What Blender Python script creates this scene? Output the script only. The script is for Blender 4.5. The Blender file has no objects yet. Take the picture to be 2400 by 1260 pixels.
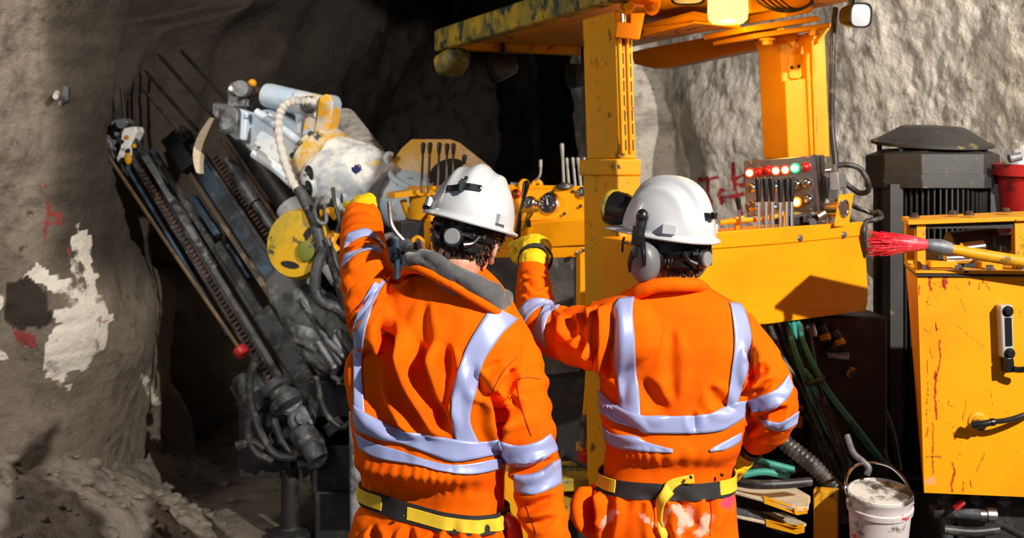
import bpy, bmesh, math, random
import numpy as np
from mathutils import Vector, Matrix
from mathutils.bvhtree import BVHTree

R = math.radians
S = bpy.context.scene
COL = S.collection
random.seed(7)
F, H = 2667.0, 1.92            # focal length in pixels of the 2400 px frame, camera height in metres
HY = 400                       # pixel row of the horizon

# ------------------------------------------------------------------ camera
cd = bpy.data.cameras.new('camera'); cam = bpy.data.objects.new('camera', cd); COL.objects.link(cam)
cam.location = (0, 0, H); cam.rotation_euler = (R(90), 0, 0)
cd.sensor_width = 36; cd.lens = 36*F/2400; cd.shift_y = -(630-HY)/2400
cd.dof.use_dof = True; cd.dof.focus_distance = 3.05; cd.dof.aperture_fstop = 4.6
cd.clip_start = .05; cd.clip_end = 100
S.camera = cam

# ------------------------------------------------------------------ world, lamps, exposure
w = bpy.data.worlds.new('mine_air'); S.world = w; w.use_nodes = True
bg = w.node_tree.nodes['Background']; bg.inputs[0].default_value = (.62, .72, 1, 1); bg.inputs[1].default_value = .035
def lamp(name, kind, loc, energy, color, target=None, **kw):
    d = bpy.data.lights.new(name, kind); d.energy = energy; d.color = color
    for k, v in kw.items(): setattr(d, k, v)
    o = bpy.data.objects.new(name, d); COL.objects.link(o); o.location = loc
    if target is not None:
        o.rotation_euler = (Vector(target)-Vector(loc)).to_track_quat('-Z', 'Y').to_euler()
    return o
lamp('flood_lamp', 'SPOT', (4.35, -1.6, 5.1), 4050, (1, .95, .87), (.75, 4.3, 1.4), spot_size=R(64), spot_blend=.7, shadow_soft_size=.07)
lamp('front_left_fill', 'AREA', (-3.2, -3.0, 3.2), 50, (.70, .82, 1), (-.4, 5.5, 1.2), size=1.6)  # added cool fill behind the viewer on the left
lamp('left_fill', 'AREA', (-2.5, 3.9, 3.3), 46, (1, .90, .78), (-1.5, 7.2, .5), size=.7)  # added warm fill out of view, lifts the left wall, floor and feeds
lamp('right_wall_fill', 'SPOT', (1.7, .6, 3.3), 1300, (1, .93, .82), (2.55, 6.2, 3.05), spot_size=R(44), spot_blend=1, shadow_soft_size=.08)  # added spot out of view, brightens the upper right wall
S.view_settings.view_transform = 'Standard'; S.view_settings.look = 'None'
S.view_settings.exposure = 0; S.view_settings.gamma = 1; S.view_settings.use_curve_mapping = False

# ------------------------------------------------------------------ helpers
def at(px, py, Y): return Vector(((px-1200)*Y/F, Y, H-(py-HY)*Y/F))
def hsh(ix, iy, iz, seed):
    h = (ix*374761393 + iy*668265263 + iz*2147483647 + seed*974634777) & 0xffffffff
    h = ((h ^ (h >> 13))*1274126177) & 0xffffffff
    h = ((h ^ (h >> 16))*2246822519) & 0xffffffff
    return ((h ^ (h >> 15)) & 0xffff)/32767.5-1
def vnoise(P, seed=0):
    P = np.asarray(P, dtype=np.float64); i = np.floor(P).astype(np.int64); f = P-i; f = f*f*(3-2*f); r = 0
    for a in (0, 1):
        for b in (0, 1):
            for c in (0, 1):
                wt = (f[:, 0] if a else 1-f[:, 0])*(f[:, 1] if b else 1-f[:, 1])*(f[:, 2] if c else 1-f[:, 2])
                r = r+wt*hsh(i[:, 0]+a, i[:, 1]+b, i[:, 2]+c, seed)
    return r
def fbm(P, oct=4, seed=0, gain=.5):
    P = np.asarray(P, dtype=np.float64); r = 0; a = 1
    for k in range(oct): r = r+a*vnoise(P*2**k+k*17.3, seed+k); a *= gain
    return r
def sstep(a, b, x): t = np.clip((x-a)/(b-a), 0, 1); return t*t*(3-2*t)
def catmull(pts, sub):
    pts = [Vector(p) for p in pts]
    if sub < 2 or len(pts) < 3: return pts
    out = []
    for i in range(len(pts)-1):
        p0 = pts[i-1] if i else pts[0]*2-pts[1]; p1, p2 = pts[i], pts[i+1]
        p3 = pts[i+2] if i+2 < len(pts) else p2*2-p1
        for k in range(sub):
            t = k/sub
            out.append(.5*((2*p1)+(p2-p0)*t+(2*p0-5*p1+4*p2-p3)*t*t+(3*p1-p0-3*p2+p3)*t**3))
    return out+[pts[-1]]

class G:
    """collects shapes into one bmesh"""
    def __init__(s): s.bm = bmesh.new()
    def faces(s, vs, fs):
        v = [s.bm.verts.new(p) for p in vs]
        for f in fs:
            try: s.bm.faces.new([v[i] for i in f])
            except ValueError: pass
        return s
    def box(s, c, size, rot=None):
        c = Vector(c); h = Vector(size)/2; vs = []
        for z in (-1, 1):
            for x, y in ((-1, -1), (1, -1), (1, 1), (-1, 1)):
                p = Vector((x*h.x, y*h.y, z*h.z)); vs.append(c+(rot @ p if rot else p))
        return s.faces(vs, [(3, 2, 1, 0), (4, 5, 6, 7), (0, 1, 5, 4), (1, 2, 6, 5), (2, 3, 7, 6), (3, 0, 4, 7)])
    def prism(s, pts, d):
        pts = [Vector(p) for p in pts]; d = Vector(d); n = len(pts); nrm = Vector()
        for i in range(n): nrm += (pts[i]-pts[0]).cross(pts[(i+1) % n]-pts[0])
        if nrm.dot(d) > 0: pts.reverse()
        return s.faces(pts+[p+d for p in pts], [tuple(range(n)), tuple(range(2*n-1, n-1, -1))]+[(i, i+n, (i+1) % n+n, (i+1) % n) for i in range(n)])
    def slab(s, px, Y, d):
        """front outline given as points of the place at depth Y (or each its own), pushed back by d"""
        return s.prism([at(p[0], p[1], p[2] if len(p) > 2 else Y) for p in px], d if hasattr(d, '__len__') else (0, d, 0))
    def tube(s, pts, r, n=10, sub=1, caps=True):
        pts = catmull(pts, sub); m = len(pts)
        if hasattr(r, '__len__'): rr = np.interp(np.linspace(0, 1, m), np.linspace(0, 1, len(r)), r)
        else: rr = [r]*m
        t = [(pts[min(i+1, m-1)]-pts[max(i-1, 0)]).normalized() for i in range(m)]
        u = t[0].cross(Vector((0, 0, 1)) if abs(t[0].z) < .9 else Vector((1, 0, 0))).normalized(); vs = []
        for i in range(m):
            u = (u-t[i]*u.dot(t[i])).normalized(); v = t[i].cross(u)
            for k in range(n):
                a = 2*math.pi*k/n; vs.append(pts[i]+(u*math.cos(a)+v*math.sin(a))*float(rr[i]))
        fs = [(i*n+k, i*n+(k+1) % n, (i+1)*n+(k+1) % n, (i+1)*n+k) for i in range(m-1) for k in range(n)]
        if caps: fs += [tuple(range(n-1, -1, -1)), tuple(range((m-1)*n, m*n))]
        return s.faces(vs, fs)
    def ptube(s, px, r, n=10, sub=4): return s.tube([at(*p) for p in px], r, n, sub)
    def lathe(s, o, ax, prof, n=24, a0=0, caps=True):
        """profile of (radius, distance along the axis)"""
        o = Vector(o); ax = Vector(ax).normalized()
        u = ax.cross(Vector((0, 0, 1)) if abs(ax.z) < .9 else Vector((1, 0, 0))).normalized(); v = ax.cross(u); vs = []
        for r_, h in prof:
            for k in range(n):
                a = 2*math.pi*k/n+a0; vs.append(o+ax*h+(u*math.cos(a)+v*math.sin(a))*max(r_, 1e-4))
        m = len(prof); fs = [(i*n+k, i*n+(k+1) % n, (i+1)*n+(k+1) % n, (i+1)*n+k) for i in range(m-1) for k in range(n)]
        if caps: fs += [tuple(range(n-1, -1, -1)), tuple(range((m-1)*n, m*n))]
        return s.faces(vs, fs)
    def ball(s, c, r, rot=None, nu=20, nv=12):
        c = Vector(c); r = Vector(r) if hasattr(r, '__len__') else Vector((r, r, r)); vs = []
        for j in range(nv+1):
            th = math.pi*j/nv
            for k in range(nu):
                a = 2*math.pi*k/nu; p = Vector((math.sin(th)*math.cos(a)*r.x, math.sin(th)*math.sin(a)*r.y, math.cos(th)*r.z))
                vs.append(c+(rot @ p if rot else p))
        fs = [(j*nu+k, (j+1)*nu+k, (j+1)*nu+(k+1) % nu, j*nu+(k+1) % nu) for j in range(nv) for k in range(nu)]
        b = len(s.bm.verts); s.faces(vs, fs); return s
    def text(s, body, c, ex, ez, size, depth=.002):
        """raised letters: ex is the reading direction, ez points up"""
        cu = bpy.data.curves.new('lettering', 'FONT'); cu.body = body; cu.size = size; cu.extrude = depth; cu.align_x = 'CENTER'; cu.align_y = 'CENTER'
        o = bpy.data.objects.new('lettering', cu); COL.objects.link(o)
        me = bpy.data.meshes.new_from_object(o.evaluated_get(bpy.context.evaluated_depsgraph_get()))
        ex = Vector(ex).normalized(); ez = Vector(ez).normalized(); ey = ex.cross(ez)
        vs = [Vector(c)+ex*v.co.x+ez*v.co.y+ey*-v.co.z for v in me.vertices]; fs = [tuple(p.vertices) for p in me.polygons]
        bpy.data.objects.remove(o); bpy.data.curves.remove(cu); bpy.data.meshes.remove(me)
        return s.faces(vs, fs)
    def hexbolt(s, c, ax, r=.012, h=.01):
        ax = Vector(ax).normalized(); s.lathe(Vector(c), ax, [(r*1.5, -.002), (r*1.5, h*.25)], 14)
        return s.lathe(Vector(c), ax, [(r, h*.2), (r, h), (r*.85, h*1.12)], 6)

OFF = {}
def link(name, me, mat=None, parent=None, smooth=30):
    o = bpy.data.objects.new(name, me); COL.objects.link(o)
    if mat is not None: me.materials.append(mat)
    if parent is not None:
        off = OFF[parent.name]; o.parent = parent; OFF[o.name] = off
        n = len(me.vertices); co = np.empty(n*3); me.vertices.foreach_get('co', co)
        co = (co.reshape(-1, 3)-np.array(off)).ravel(); me.vertices.foreach_set('co', co); me.update()
    else: OFF[o.name] = Vector((0, 0, 0))
    if smooth:
        me.shade_smooth()
        if smooth < 180: me.set_sharp_from_angle(angle=R(smooth))
    return o
def obj(name, g, mat, parent=None, bevel=0, smooth=32, seg=2):
    bm = g.bm; bmesh.ops.recalc_face_normals(bm, faces=bm.faces)
    me = bpy.data.meshes.new(name); bm.to_mesh(me); bm.free()
    o = link(name, me, mat, parent, smooth)
    if bevel:
        b = o.modifiers.new('edge', 'BEVEL'); b.width = bevel; b.segments = seg; b.limit_method = 'ANGLE'; b.angle_limit = R(40)
    return o
def tag(o, label, cat, group=None, kind=None):
    o['label'] = label; o['category'] = cat
    if group: o['group'] = group
    if kind: o['kind'] = kind
    return o
def thing(name, loc, label, cat, group=None):
    o = bpy.data.objects.new(name, None); COL.objects.link(o); o.location = loc; o.empty_display_size = .1
    OFF[o.name] = Vector(loc); return tag(o, label, cat, group)
def rebase(o, loc):
    """give a one-mesh thing its origin at its base"""
    loc = Vector(loc); o.data.transform(Matrix.Translation(-loc)); o.location = loc; OFF[o.name] = loc; return o
def struct(o): o['kind'] = 'structure'; return o
def copy_tree(o, parent=None):
    c = o.copy(); COL.objects.link(c); OFF[c.name] = OFF.get(o.name, Vector())
    if parent is not None: c.parent = parent
    for ch in list(o.children): copy_tree(ch, c)
    return c

# ------------------------------------------------------------------ materials
def nodes(m):
    m.use_nodes = True; nt = m.node_tree; return nt, nt.nodes['Principled BSDF']
def N(nt, t, **kw):
    n = nt.nodes.new(t)
    for k, v in kw.items(): setattr(n, k, v)
    return n
def mixc(nt, fac, a, b):
    n = N(nt, 'ShaderNodeMix', data_type='RGBA')
    for sock, v in ((n.inputs[0], fac), (n.inputs[6], a), (n.inputs[7], b)):
        if hasattr(v, 'is_linked'): nt.links.new(v, sock)
        elif hasattr(v, '__len__'): sock.default_value = (*v[:3], 1)
        else: sock.default_value = v
    return n.outputs[2]
def noise_fac(nt, scale, lo, hi, detail=5, rough=.6, stretch=None, dist=0):
    tc = N(nt, 'ShaderNodeTexCoord'); n = N(nt, 'ShaderNodeTexNoise'); n.inputs['Scale'].default_value = scale
    n.inputs['Detail'].default_value = detail; n.inputs['Roughness'].default_value = rough; n.inputs['Distortion'].default_value = dist
    src = tc.outputs['Object']
    if stretch:
        mp = N(nt, 'ShaderNodeMapping'); mp.inputs['Scale'].default_value = stretch; nt.links.new(src, mp.inputs[0]); src = mp.outputs[0]
    nt.links.new(src, n.inputs['Vector'])
    mr = N(nt, 'ShaderNodeMapRange'); mr.interpolation_type = 'SMOOTHSTEP'
    mr.inputs[1].default_value = lo; mr.inputs[2].default_value = hi; nt.links.new(n.outputs[0], mr.inputs[0])
    return mr.outputs[0]
def bump(nt, bs, scale, strength, dist=.004, detail=6, stretch=None):
    f = noise_fac(nt, scale, 0, 1, detail, .65, stretch); b = N(nt, 'ShaderNodeBump')
    b.inputs['Strength'].default_value = strength; b.inputs['Distance'].default_value = dist
    nt.links.new(f, b.inputs['Height'])
    old = bs.inputs['Normal'].links
    if old: nt.links.new(old[0].from_socket, b.inputs['Normal'])
    nt.links.new(b.outputs[0], bs.inputs['Normal'])
def mat(name, col, rough=.5, metal=0, var=None, dirt=None, bmp=None, coat=0, spec=.5, sheen=0):
    """var: list of (colour, noise scale, lo, hi[, stretch]) layered over the base"""
    m = bpy.data.materials.new(name); nt, bs = nodes(m); c = None
    for v in var or []:
        f = noise_fac(nt, v[1], v[2], v[3], 6, .65, v[4] if len(v) > 4 else None)
        c = mixc(nt, f, c if c is not None else col, v[0])
    if c is not None: nt.links.new(c, bs.inputs['Base Color'])
    else: bs.inputs['Base Color'].default_value = (*col, 1)
    bs.inputs['Roughness'].default_value = rough; bs.inputs['Metallic'].default_value = metal
    bs.inputs['Coat Weight'].default_value = coat; bs.inputs['Specular IOR Level'].default_value = spec
    bs.inputs['Sheen Weight'].default_value = sheen
    for b in bmp or []: bump(nt, bs, *b)
    return m
def glow(name, col, strength, base=None):
    m = bpy.data.materials.new(name); nt, bs = nodes(m); bs.inputs['Base Color'].default_value = (*(base or col), 1)
    bs.inputs['Emission Color'].default_value = (*col, 1); bs.inputs['Emission Strength'].default_value = strength
    bs.inputs['Roughness'].default_value = .2; return m
def attr_layers(m, layers, name='paint', rough_scale=14, crisp=(0, 1)):
    """mix further coats (chipped shotcrete, spray paint, dark mottling, painted-in shade) where the surface's own coat map says they are"""
    nt = m.node_tree; bs = nt.nodes['Principled BSDF']; at_ = N(nt, 'ShaderNodeAttribute', attribute_name=name)
    sp = N(nt, 'ShaderNodeSeparateColor'); nt.links.new(at_.outputs['Color'], sp.inputs[0])
    src = bs.inputs['Base Color'].links[0].from_socket if bs.inputs['Base Color'].links else tuple(bs.inputs['Base Color'].default_value)
    nz = noise_fac(nt, rough_scale, 0, 1, 6, .7)
    for ch, col in layers:
        a_ = N(nt, 'ShaderNodeMath', operation='MULTIPLY_ADD'); nt.links.new(nz, a_.inputs[0]); a_.inputs[1].default_value = .9; a_.inputs[2].default_value = -.45
        b_ = N(nt, 'ShaderNodeMath', operation='ADD'); nt.links.new(sp.outputs[ch], b_.inputs[0]); nt.links.new(a_.outputs[0], b_.inputs[1])
        r_ = N(nt, 'ShaderNodeMapRange'); r_.interpolation_type = 'SMOOTHSTEP'; r_.inputs[1].default_value = .42; r_.inputs[2].default_value = .72; nt.links.new(b_.outputs[0], r_.inputs[0])
        mx = N(nt, 'ShaderNodeMath', operation='MULTIPLY'); nt.links.new(r_.outputs[0], mx.inputs[0]); gt = N(nt, 'ShaderNodeMath', operation='MULTIPLY'); gt.use_clamp = True; nt.links.new(sp.outputs[ch], gt.inputs[0]); gt.inputs[1].default_value = 3.0; nt.links.new(gt.outputs[0], mx.inputs[1])
        src = mixc(nt, mx.outputs[0] if ch in crisp else sp.outputs[ch], src, col)
    nt.links.new(src, bs.inputs['Base Color'])
def paint(me, rgb, name='paint'):
    a = me.color_attributes.new(name, 'FLOAT_COLOR', 'POINT')
    a.data.foreach_set('color', np.column_stack([rgb, np.ones(len(rgb))]).astype(np.float32).ravel())

Yel = (.82, .325, .002)
M = {}
def obj_each(name, shapes, m, parent=None, bevel=0, smooth=32):
    """one part for each shape"""
    out = []
    for f in shapes:
        g = G(); f(g); out.append(obj(name, g, m, parent, bevel, smooth))
    return out
M['yellow'] = mat('yellow_enamel', Yel, .42, var=[((.76, .27, .002), 3, .4, .7), ((.30, .13, .01), 38, .66, .74)], coat=.04, spec=.22, bmp=[(60, .05, .002)])
M['yellow_worn'] = mat('worn_yellow_enamel', (.74, .31, .004), .5, spec=.25, var=[((.62, .30, .01), 4, .4, .65), ((.13, .08, .02), 9, .58, .68), ((.03, .025, .02), 26, .62, .7)], bmp=[(40, .15, .003)])
M['yellow_grime'] = mat('grimy_yellow_paint', (.42, .27, .012), .6, var=[((.12, .12, .03), 5, .4, .6), ((.02, .03, .022), 11, .5, .62), ((.05, .07, .06), 30, .56, .7)], bmp=[(25, .3, .005)])
M['black'] = mat('black_plastic', (.008, .008, .009), .32)
M['rubber'] = mat('black_rubber_hose', (.017, .017, .018), .45, var=[((.10, .09, .078), 18, .50, .70)], bmp=[(60, .2, .002)])
M['rubber_green'] = mat('green_rubber_hose', (.03, .25, .20), .5, var=[((.02, .06, .05), 14, .5, .66)], bmp=[(60, .2, .002)])
M['grime'] = mat('grimy_steel', (.06, .065, .07), .55, .3, var=[((.014, .014, .015), 8, .44, .62), ((.17, .16, .145), 24, .55, .70)], bmp=[(30, .35, .006)])
M['greysteel'] = mat('mud_grey_steel', (.16, .165, .175), .5, .35, var=[((.03, .032, .035), 9, .45, .62), ((.30, .28, .25), 22, .56, .70)], bmp=[(34, .3, .005)])
M['bluegrey'] = mat('pale_blue_paint', (.46, .59, .73), .5, var=[((.66, .68, .68), 4, .44, .6), ((.05, .055, .06), 17, .60, .68), ((.16, .12, .08), 7, .6, .72)], bmp=[(30, .2, .004)])
M['bluesteel'] = mat('dark_blue_paint', (.035, .075, .13), .5, .1, var=[((.015, .018, .022), 7, .42, .6), ((.14, .15, .16), 22, .58, .7)], bmp=[(34, .25, .004)])
M['whitegrey'] = mat('splashed_off_white', (.74, .72, .67), .6, var=[((.34, .38, .42), 4, .44, .6), ((.58, .42, .08), 5, .60, .68), ((.09, .09, .09), 15, .60, .70)], bmp=[(26, .35, .006)])
M['rust'] = mat('rusty_steel', (.10, .05, .03), .7, .3, var=[((.03, .025, .022), 10, .45, .6), ((.20, .11, .06), 25, .55, .7)], bmp=[(40, .3, .004)])
M['chrome'] = mat('chrome', (.72, .70, .67), .16, 1)
M['steel'] = mat('bare_steel', (.50, .48, .46), .32, 1, var=[((.22, .20, .18), 20, .5, .7)])
M['stainless'] = mat('stainless_plate', (.42, .39, .34), .3, .9, var=[((.25, .22, .18), 6, .45, .65)])
M['dark'] = mat('dark_steel', (.02, .02, .021), .5, .2, var=[((.045, .042, .038), 14, .5, .7)], bmp=[(40, .2, .003)])
M['motor'] = mat('motor_grey_enamel', (.030, .029, .028), .5, var=[((.020, .019, .017), 5, .42, .62), ((.22, .17, .07), 13, .62, .74)], bmp=[(90, .12, .002)])
M['alloy'] = mat('pale_alloy', (.55, .54, .52), .35, .35)
M['red'] = mat('red_plastic', (.42, .015, .015), .4, var=[((.16, .01, .012), 7, .5, .65)])
M['grey_rubber'] = mat('grey_plastic', (.26, .25, .25), .4)
M['cream'] = mat('pale_oak_board', (.60, .50, .36), .7, var=[((.40, .32, .2), 12, .5, .65, (1, 8, 8))])
# ================================================================== setting: the tunnel
def rock_mat(name, c0, c1, c2, rough=.9, b=1.0, sp=.25):
    m = mat(name, c0, rough, var=[(c1, 1.1, .38, .64), (c2, 6, .48, .68), (tuple(x*.35 for x in c0), 13, .60, .72), (tuple(min(1, x*1.9) for x in c1), 60, .62, .76)], spec=sp)
    nt, bs = m.node_tree, m.node_tree.nodes['Principled BSDF']
    bump(nt, bs, 90, .55*b, .006); bump(nt, bs, 22, .6*b, .02)
    return m
PLAN = [(-900, 4.6), (-300, 5.3), (100, 5.9), (250, 7.3), (450, 8.4), (750, 9.4), (1000, 11.2), (1250, 12.2), (1400, 11.8), (1500, 9.9), (1600, 8.7), (1830, 7.5), (2000, 6.7), (2400, 5.6), (3000, 4.4), (4300, 3.1)]
PX = np.array([p[0] for p in PLAN], float); PY_ = np.array([p[1] for p in PLAN], float)
def in_poly(x, y, poly):
    r = np.zeros(len(x), bool); n = len(poly)
    for i in range(n):
        x1, y1 = poly[i]; x2, y2 = poly[(i+1) % n]
        if y1 == y2: continue
        c = ((y1 > y) != (y2 > y)) & (x < (x2-x1)*(y-y1)/(y2-y1)+x1); r ^= c
    return r
def seg_dist(x, y, pts):
    d = np.full(len(x), 1e9)
    for (x1, y1), (x2, y2) in zip(pts[:-1], pts[1:]):
        dx, dy = x2-x1, y2-y1; t = np.clip(((x-x1)*dx+(y-y1)*dy)/(dx*dx+dy*dy), 0, 1)
        d = np.minimum(d, np.hypot(x-x1-t*dx, y-y1-t*dy))
    return d
def wall(name, a0, a1, du, dz, ztop, m, amp, fine, shape=None, coats=None, seed=1, ln=.95):
    us = np.arange(a0, min(a1, 2720)+1e-6, du); us = np.concatenate([us, np.arange(2735, a1, 15)]) if a1 > 2720 else us; zs = np.arange(-.15, ztop+1e-6, dz)
    Yb = np.interp(us, PX, PY_)
    k = np.ones(9)/9
    ue = np.linspace(-900, 4300, 520); ye = np.interp(ue, PX, PY_); ye = np.convolve(np.pad(ye, 6, 'edge'), np.ones(13)/13, 'valid'); Yb = np.interp(us, ue, ye)
    U, Z = np.meshgrid(us, zs); Y = np.tile(Yb, (len(zs), 1)); X = (U-1200)*Y/F
    P = np.stack([X, Y, Z], -1)
    T = np.gradient(P[:, :, :2], axis=1); nx, ny = T[:, :, 1], -T[:, :, 0]; L = np.hypot(nx, ny); nx, ny = nx/L, ny/L
    flip = np.sign((nx*(0-X)+ny*(4-Y))); nx, ny = nx*flip, ny*flip           # towards the open tunnel
    lean = ln*np.clip(Z/4.6, 0, 1)**2.6
    Pf = P.reshape(-1, 3)
    big = (fbm(Pf*.55, 3, seed)*amp+fbm(Pf*2.3, 3, seed+9)*amp*.33).reshape(U.shape)
    sm = (fbm(Pf*8, 3, seed+20)).reshape(U.shape)*fine+np.abs(vnoise(Pf*17, seed+31)).reshape(U.shape)*fine*.5
    vp = HY-(Z-H)*F/Y
    d = lean+big+sm
    if shape is not None: d = d+shape(U.ravel(), vp.ravel(), Pf).reshape(U.shape)
    X, Y = X+nx*d, Y+ny*d
    vs = np.stack([X, Y, Z], -1).reshape(-1, 3); nu, nz = len(us), len(zs)
    idx = np.arange(nu*nz).reshape(nz, nu)
    fs = np.stack([idx[:-1, :-1], idx[:-1, 1:], idx[1:, 1:], idx[1:, :-1]], -1).reshape(-1, 4)
    me = bpy.data.meshes.new(name); me.from_pydata(vs.tolist(), [], fs.tolist())
    if coats is not None:
        V = vs; pxx = 1200+V[:, 0]*F/V[:, 1]; pyy = HY-(V[:, 2]-H)*F/V[:, 1]
        paint(me, coats(pxx, pyy, V))
    o = link(name, me, m, None, 180); return struct(o)

def left_shape(u, v, P):
    edge = np.interp(v, [-400, 0, 330, 560, 680, 860, 1300], [90, 92, 100, 150, 235, 260, 300])
    near = 1-sstep(-14, 14, u-edge)                                 # the wall nearer the viewer ends in a rounded edge
    arch = np.interp(v, [-400, 20, 60, 120, 250, 330, 500, 1300], [330, 330, 250, 215, 190, 150, 150, 150])
    niche = -.28*sstep(-10, 14, u-edge)*(1-sstep(-10, 16, u-arch))
    ridge = .22*np.exp(-((u-300-40*np.sin(v/130))/55)**2)+.30*np.exp(-((u-480+.25*(v-300))/70)**2)*(v < 620)
    top = .35*np.exp(-((u-420)/120)**2-((v-0)/60)**2)+.3*np.exp(-((u-650)/90)**2-((v-180)/110)**2)
    nose = .75*np.exp(-((u-440)/95)**2-((v-850)/170)**2)
    cleft = -.45*np.exp(-(seg_dist(u, v, [(290, 560), (310, 700), (340, 880), (400, 1030)])/22)**2)
    toe = .35*np.exp(-((u-120)/110)**2-((v-780)/170)**2)
    return .30*near+niche+ridge+top+nose+cleft+toe*.6
def left_coats(x, y, V):
    n = fbm(V*5, 4, 77)*26; n2 = fbm(V*14, 3, 91)
    white = in_poly(x+n, y+n*.8, [(38, 650), (70, 598), (120, 640), (160, 660), (150, 540), (165, 505), (205, 545), (232, 620), (248, 660), (240, 740), (250, 820), (205, 875), (140, 855), (95, 885), (105, 760), (120, 690), (95, 660)])
    white |= in_poly(x+n*.6, y+n*.5, [(98, 850), (150, 848), (168, 880), (160, 908), (120, 900)]) | in_poly(x+n*.6, y+n*.4, [(325, 870), (345, 880), (368, 940), (345, 945)])
    white |= in_poly(x+n, y+n, [(-40, 690), (18, 670), (10, 760), (30, 850), (-30, 860)])
    wm = np.where(white, np.clip(.72+n2*.45, 0, 1), 0)
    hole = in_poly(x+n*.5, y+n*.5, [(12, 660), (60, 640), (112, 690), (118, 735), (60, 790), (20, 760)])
    dk = np.where(hole, .95, 0); dk = np.maximum(dk, .80*sstep(70, 150, x+n)*(1-sstep(580, 720, y))); dk = np.maximum(dk, .95*sstep(460, 700, x+n)*(1-sstep(500, 620, y))); dk = np.maximum(dk, .75*sstep(.05, .5, fbm(V*np.array([2.2, 2.2, .9]), 3, 5)-.05)*(y < 620))  # shade of hole, recess and tunnel depth painted into the rock, plus random mottling
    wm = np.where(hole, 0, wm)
    rd = np.zeros(len(x))
    for pts in ([(108, 430), (112, 500), (105, 565)], [(100, 470), (130, 462)], [(122, 475), (130, 540), (124, 590)], [(140, 500), (150, 560), (168, 600)], [(150, 540), (172, 530)], [(100, 520), (135, 528)], [(160, 590), (180, 600)]):
        rd = np.maximum(rd, np.clip(1.25-seg_dist(x, y, pts)/7+n2*.55, 0, 1)*.8)
    rd = np.maximum(rd, .8*in_poly(x+n*.5, y+n*.4, [(40, 778), (85, 785), (80, 815), (45, 805)])); rd = np.maximum(rd, .55*in_poly(x+n*.5, y+n*.4, [(225, 735), (245, 745), (238, 790), (222, 780)]))
    return np.stack([wm, rd, dk], -1)
M['rock_left'] = rock_mat('brown_shotcrete', (.145, .118, .092), (.21, .172, .135), (.095, .076, .058))
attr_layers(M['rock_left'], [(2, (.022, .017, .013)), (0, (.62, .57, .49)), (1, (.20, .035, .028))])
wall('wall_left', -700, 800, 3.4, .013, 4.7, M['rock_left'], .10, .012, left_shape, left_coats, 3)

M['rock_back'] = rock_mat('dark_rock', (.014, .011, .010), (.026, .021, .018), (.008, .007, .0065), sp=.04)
def back_shape(u, v, P): return .5*sstep(0, 1, (u-1440)/60)*0+.25*np.exp(-((u-1130)/120)**2-((v-370)/90)**2)
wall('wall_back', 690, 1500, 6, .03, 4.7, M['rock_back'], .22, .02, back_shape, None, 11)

def right_shape(u, v, P):
    slab = .50*(1-sstep(-8, 10, u-np.interp(v, [0, 160, 240, 310, 400, 700], [1552, 1556, 1580, 1596, 1590, 1586])))
    bulge = .30*sstep(0, 70, u-np.interp(v, [150, 215, 330, 420], [1610, 1615, 1640, 1650]))*sstep(150, 330, v)*(1-sstep(1640, 1860, u))
    return slab+bulge*.6
def right_coats(x, y, V):
    n2 = fbm(V*14, 3, 41); n = fbm(V*4, 3, 42)
    rd = np.zeros(len(x))
    for pts in ([(1640, 421), (1682, 417)], [(1657, 420), (1668, 500), (1662, 560)], [(1717, 385), (1722, 440), (1738, 508)], [(1683, 455), (1690, 445), (1720, 447)], [(1684, 458), (1695, 476)], [(1694, 462), (1742, 455)], [(1728, 416), (1746, 410), (1744, 436), (1732, 432)], [(1700, 470), (1704, 486)], [(1655, 500), (1672, 506)]):
        rd = np.maximum(rd, np.clip(1.3-seg_dist(x, y, pts)/7.0+n2*.5, 0, 1)*.85)
    wh = .9*in_poly(x+n*12, y+n*8, [(2325, 350), (2345, 340), (2375, 345), (2400, 330), (2400, 372), (2330, 374)])
    dk = np.clip(.5*sstep(.1, .5, n), 0, 1)*(x < 1600)
    return np.stack([wh, rd, dk], -1)
M['rock_right'] = rock_mat('pale_sprayed_concrete', (.64, .57, .48), (.78, .71, .62), (.40, .34, .28), b=1.3)
attr_layers(M['rock_right'], [(2, (.10, .085, .08)), (0, (.75, .74, .72)), (1, (.42, .03, .03))])
wall('wall_right', 1496, 4200, 3, .0125, 4.2, M['rock_right'], .07, .013, right_shape, right_coats, 23, .35)

def sheet(name, xs, ys, zf, m, keep=None):
    X, Y = np.meshgrid(xs, ys); P = np.stack([X.ravel(), Y.ravel(), np.zeros(X.size)], -1); Z = zf(P)
    P[:, 2] = Z; idx = np.arange(X.size).reshape(X.shape)
    fs = np.stack([idx[:-1, :-1], idx[:-1, 1:], idx[1:, 1:], idx[1:, :-1]], -1).reshape(-1, 4)
    if keep is not None: k_ = keep(P); fs = fs[k_[fs].all(1)]
    me = bpy.data.meshes.new(name); me.from_pydata(P.tolist(), [], fs.tolist()); me.validate(); return link(name, me, m, None, 180)
M['floor'] = rock_mat('trodden_mud', (.15, .125, .10), (.22, .185, .15), (.09, .075, .06))
struct(sheet('floor', np.arange(-5, 5.5, .05), np.arange(-3, 13.5, .05), lambda P: -.03+.012*fbm(P*3, 3, 5)+.012*np.abs(fbm(P*np.array([1.2, 6, 1]), 3, 8)), M['floor']))
struct(sheet('ceiling', np.arange(-5, 5.5, .12), np.arange(3.4, 13.5, .12), lambda P: 4.35+.22*fbm(P*.7, 4, 15), M['rock_back']))

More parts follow.
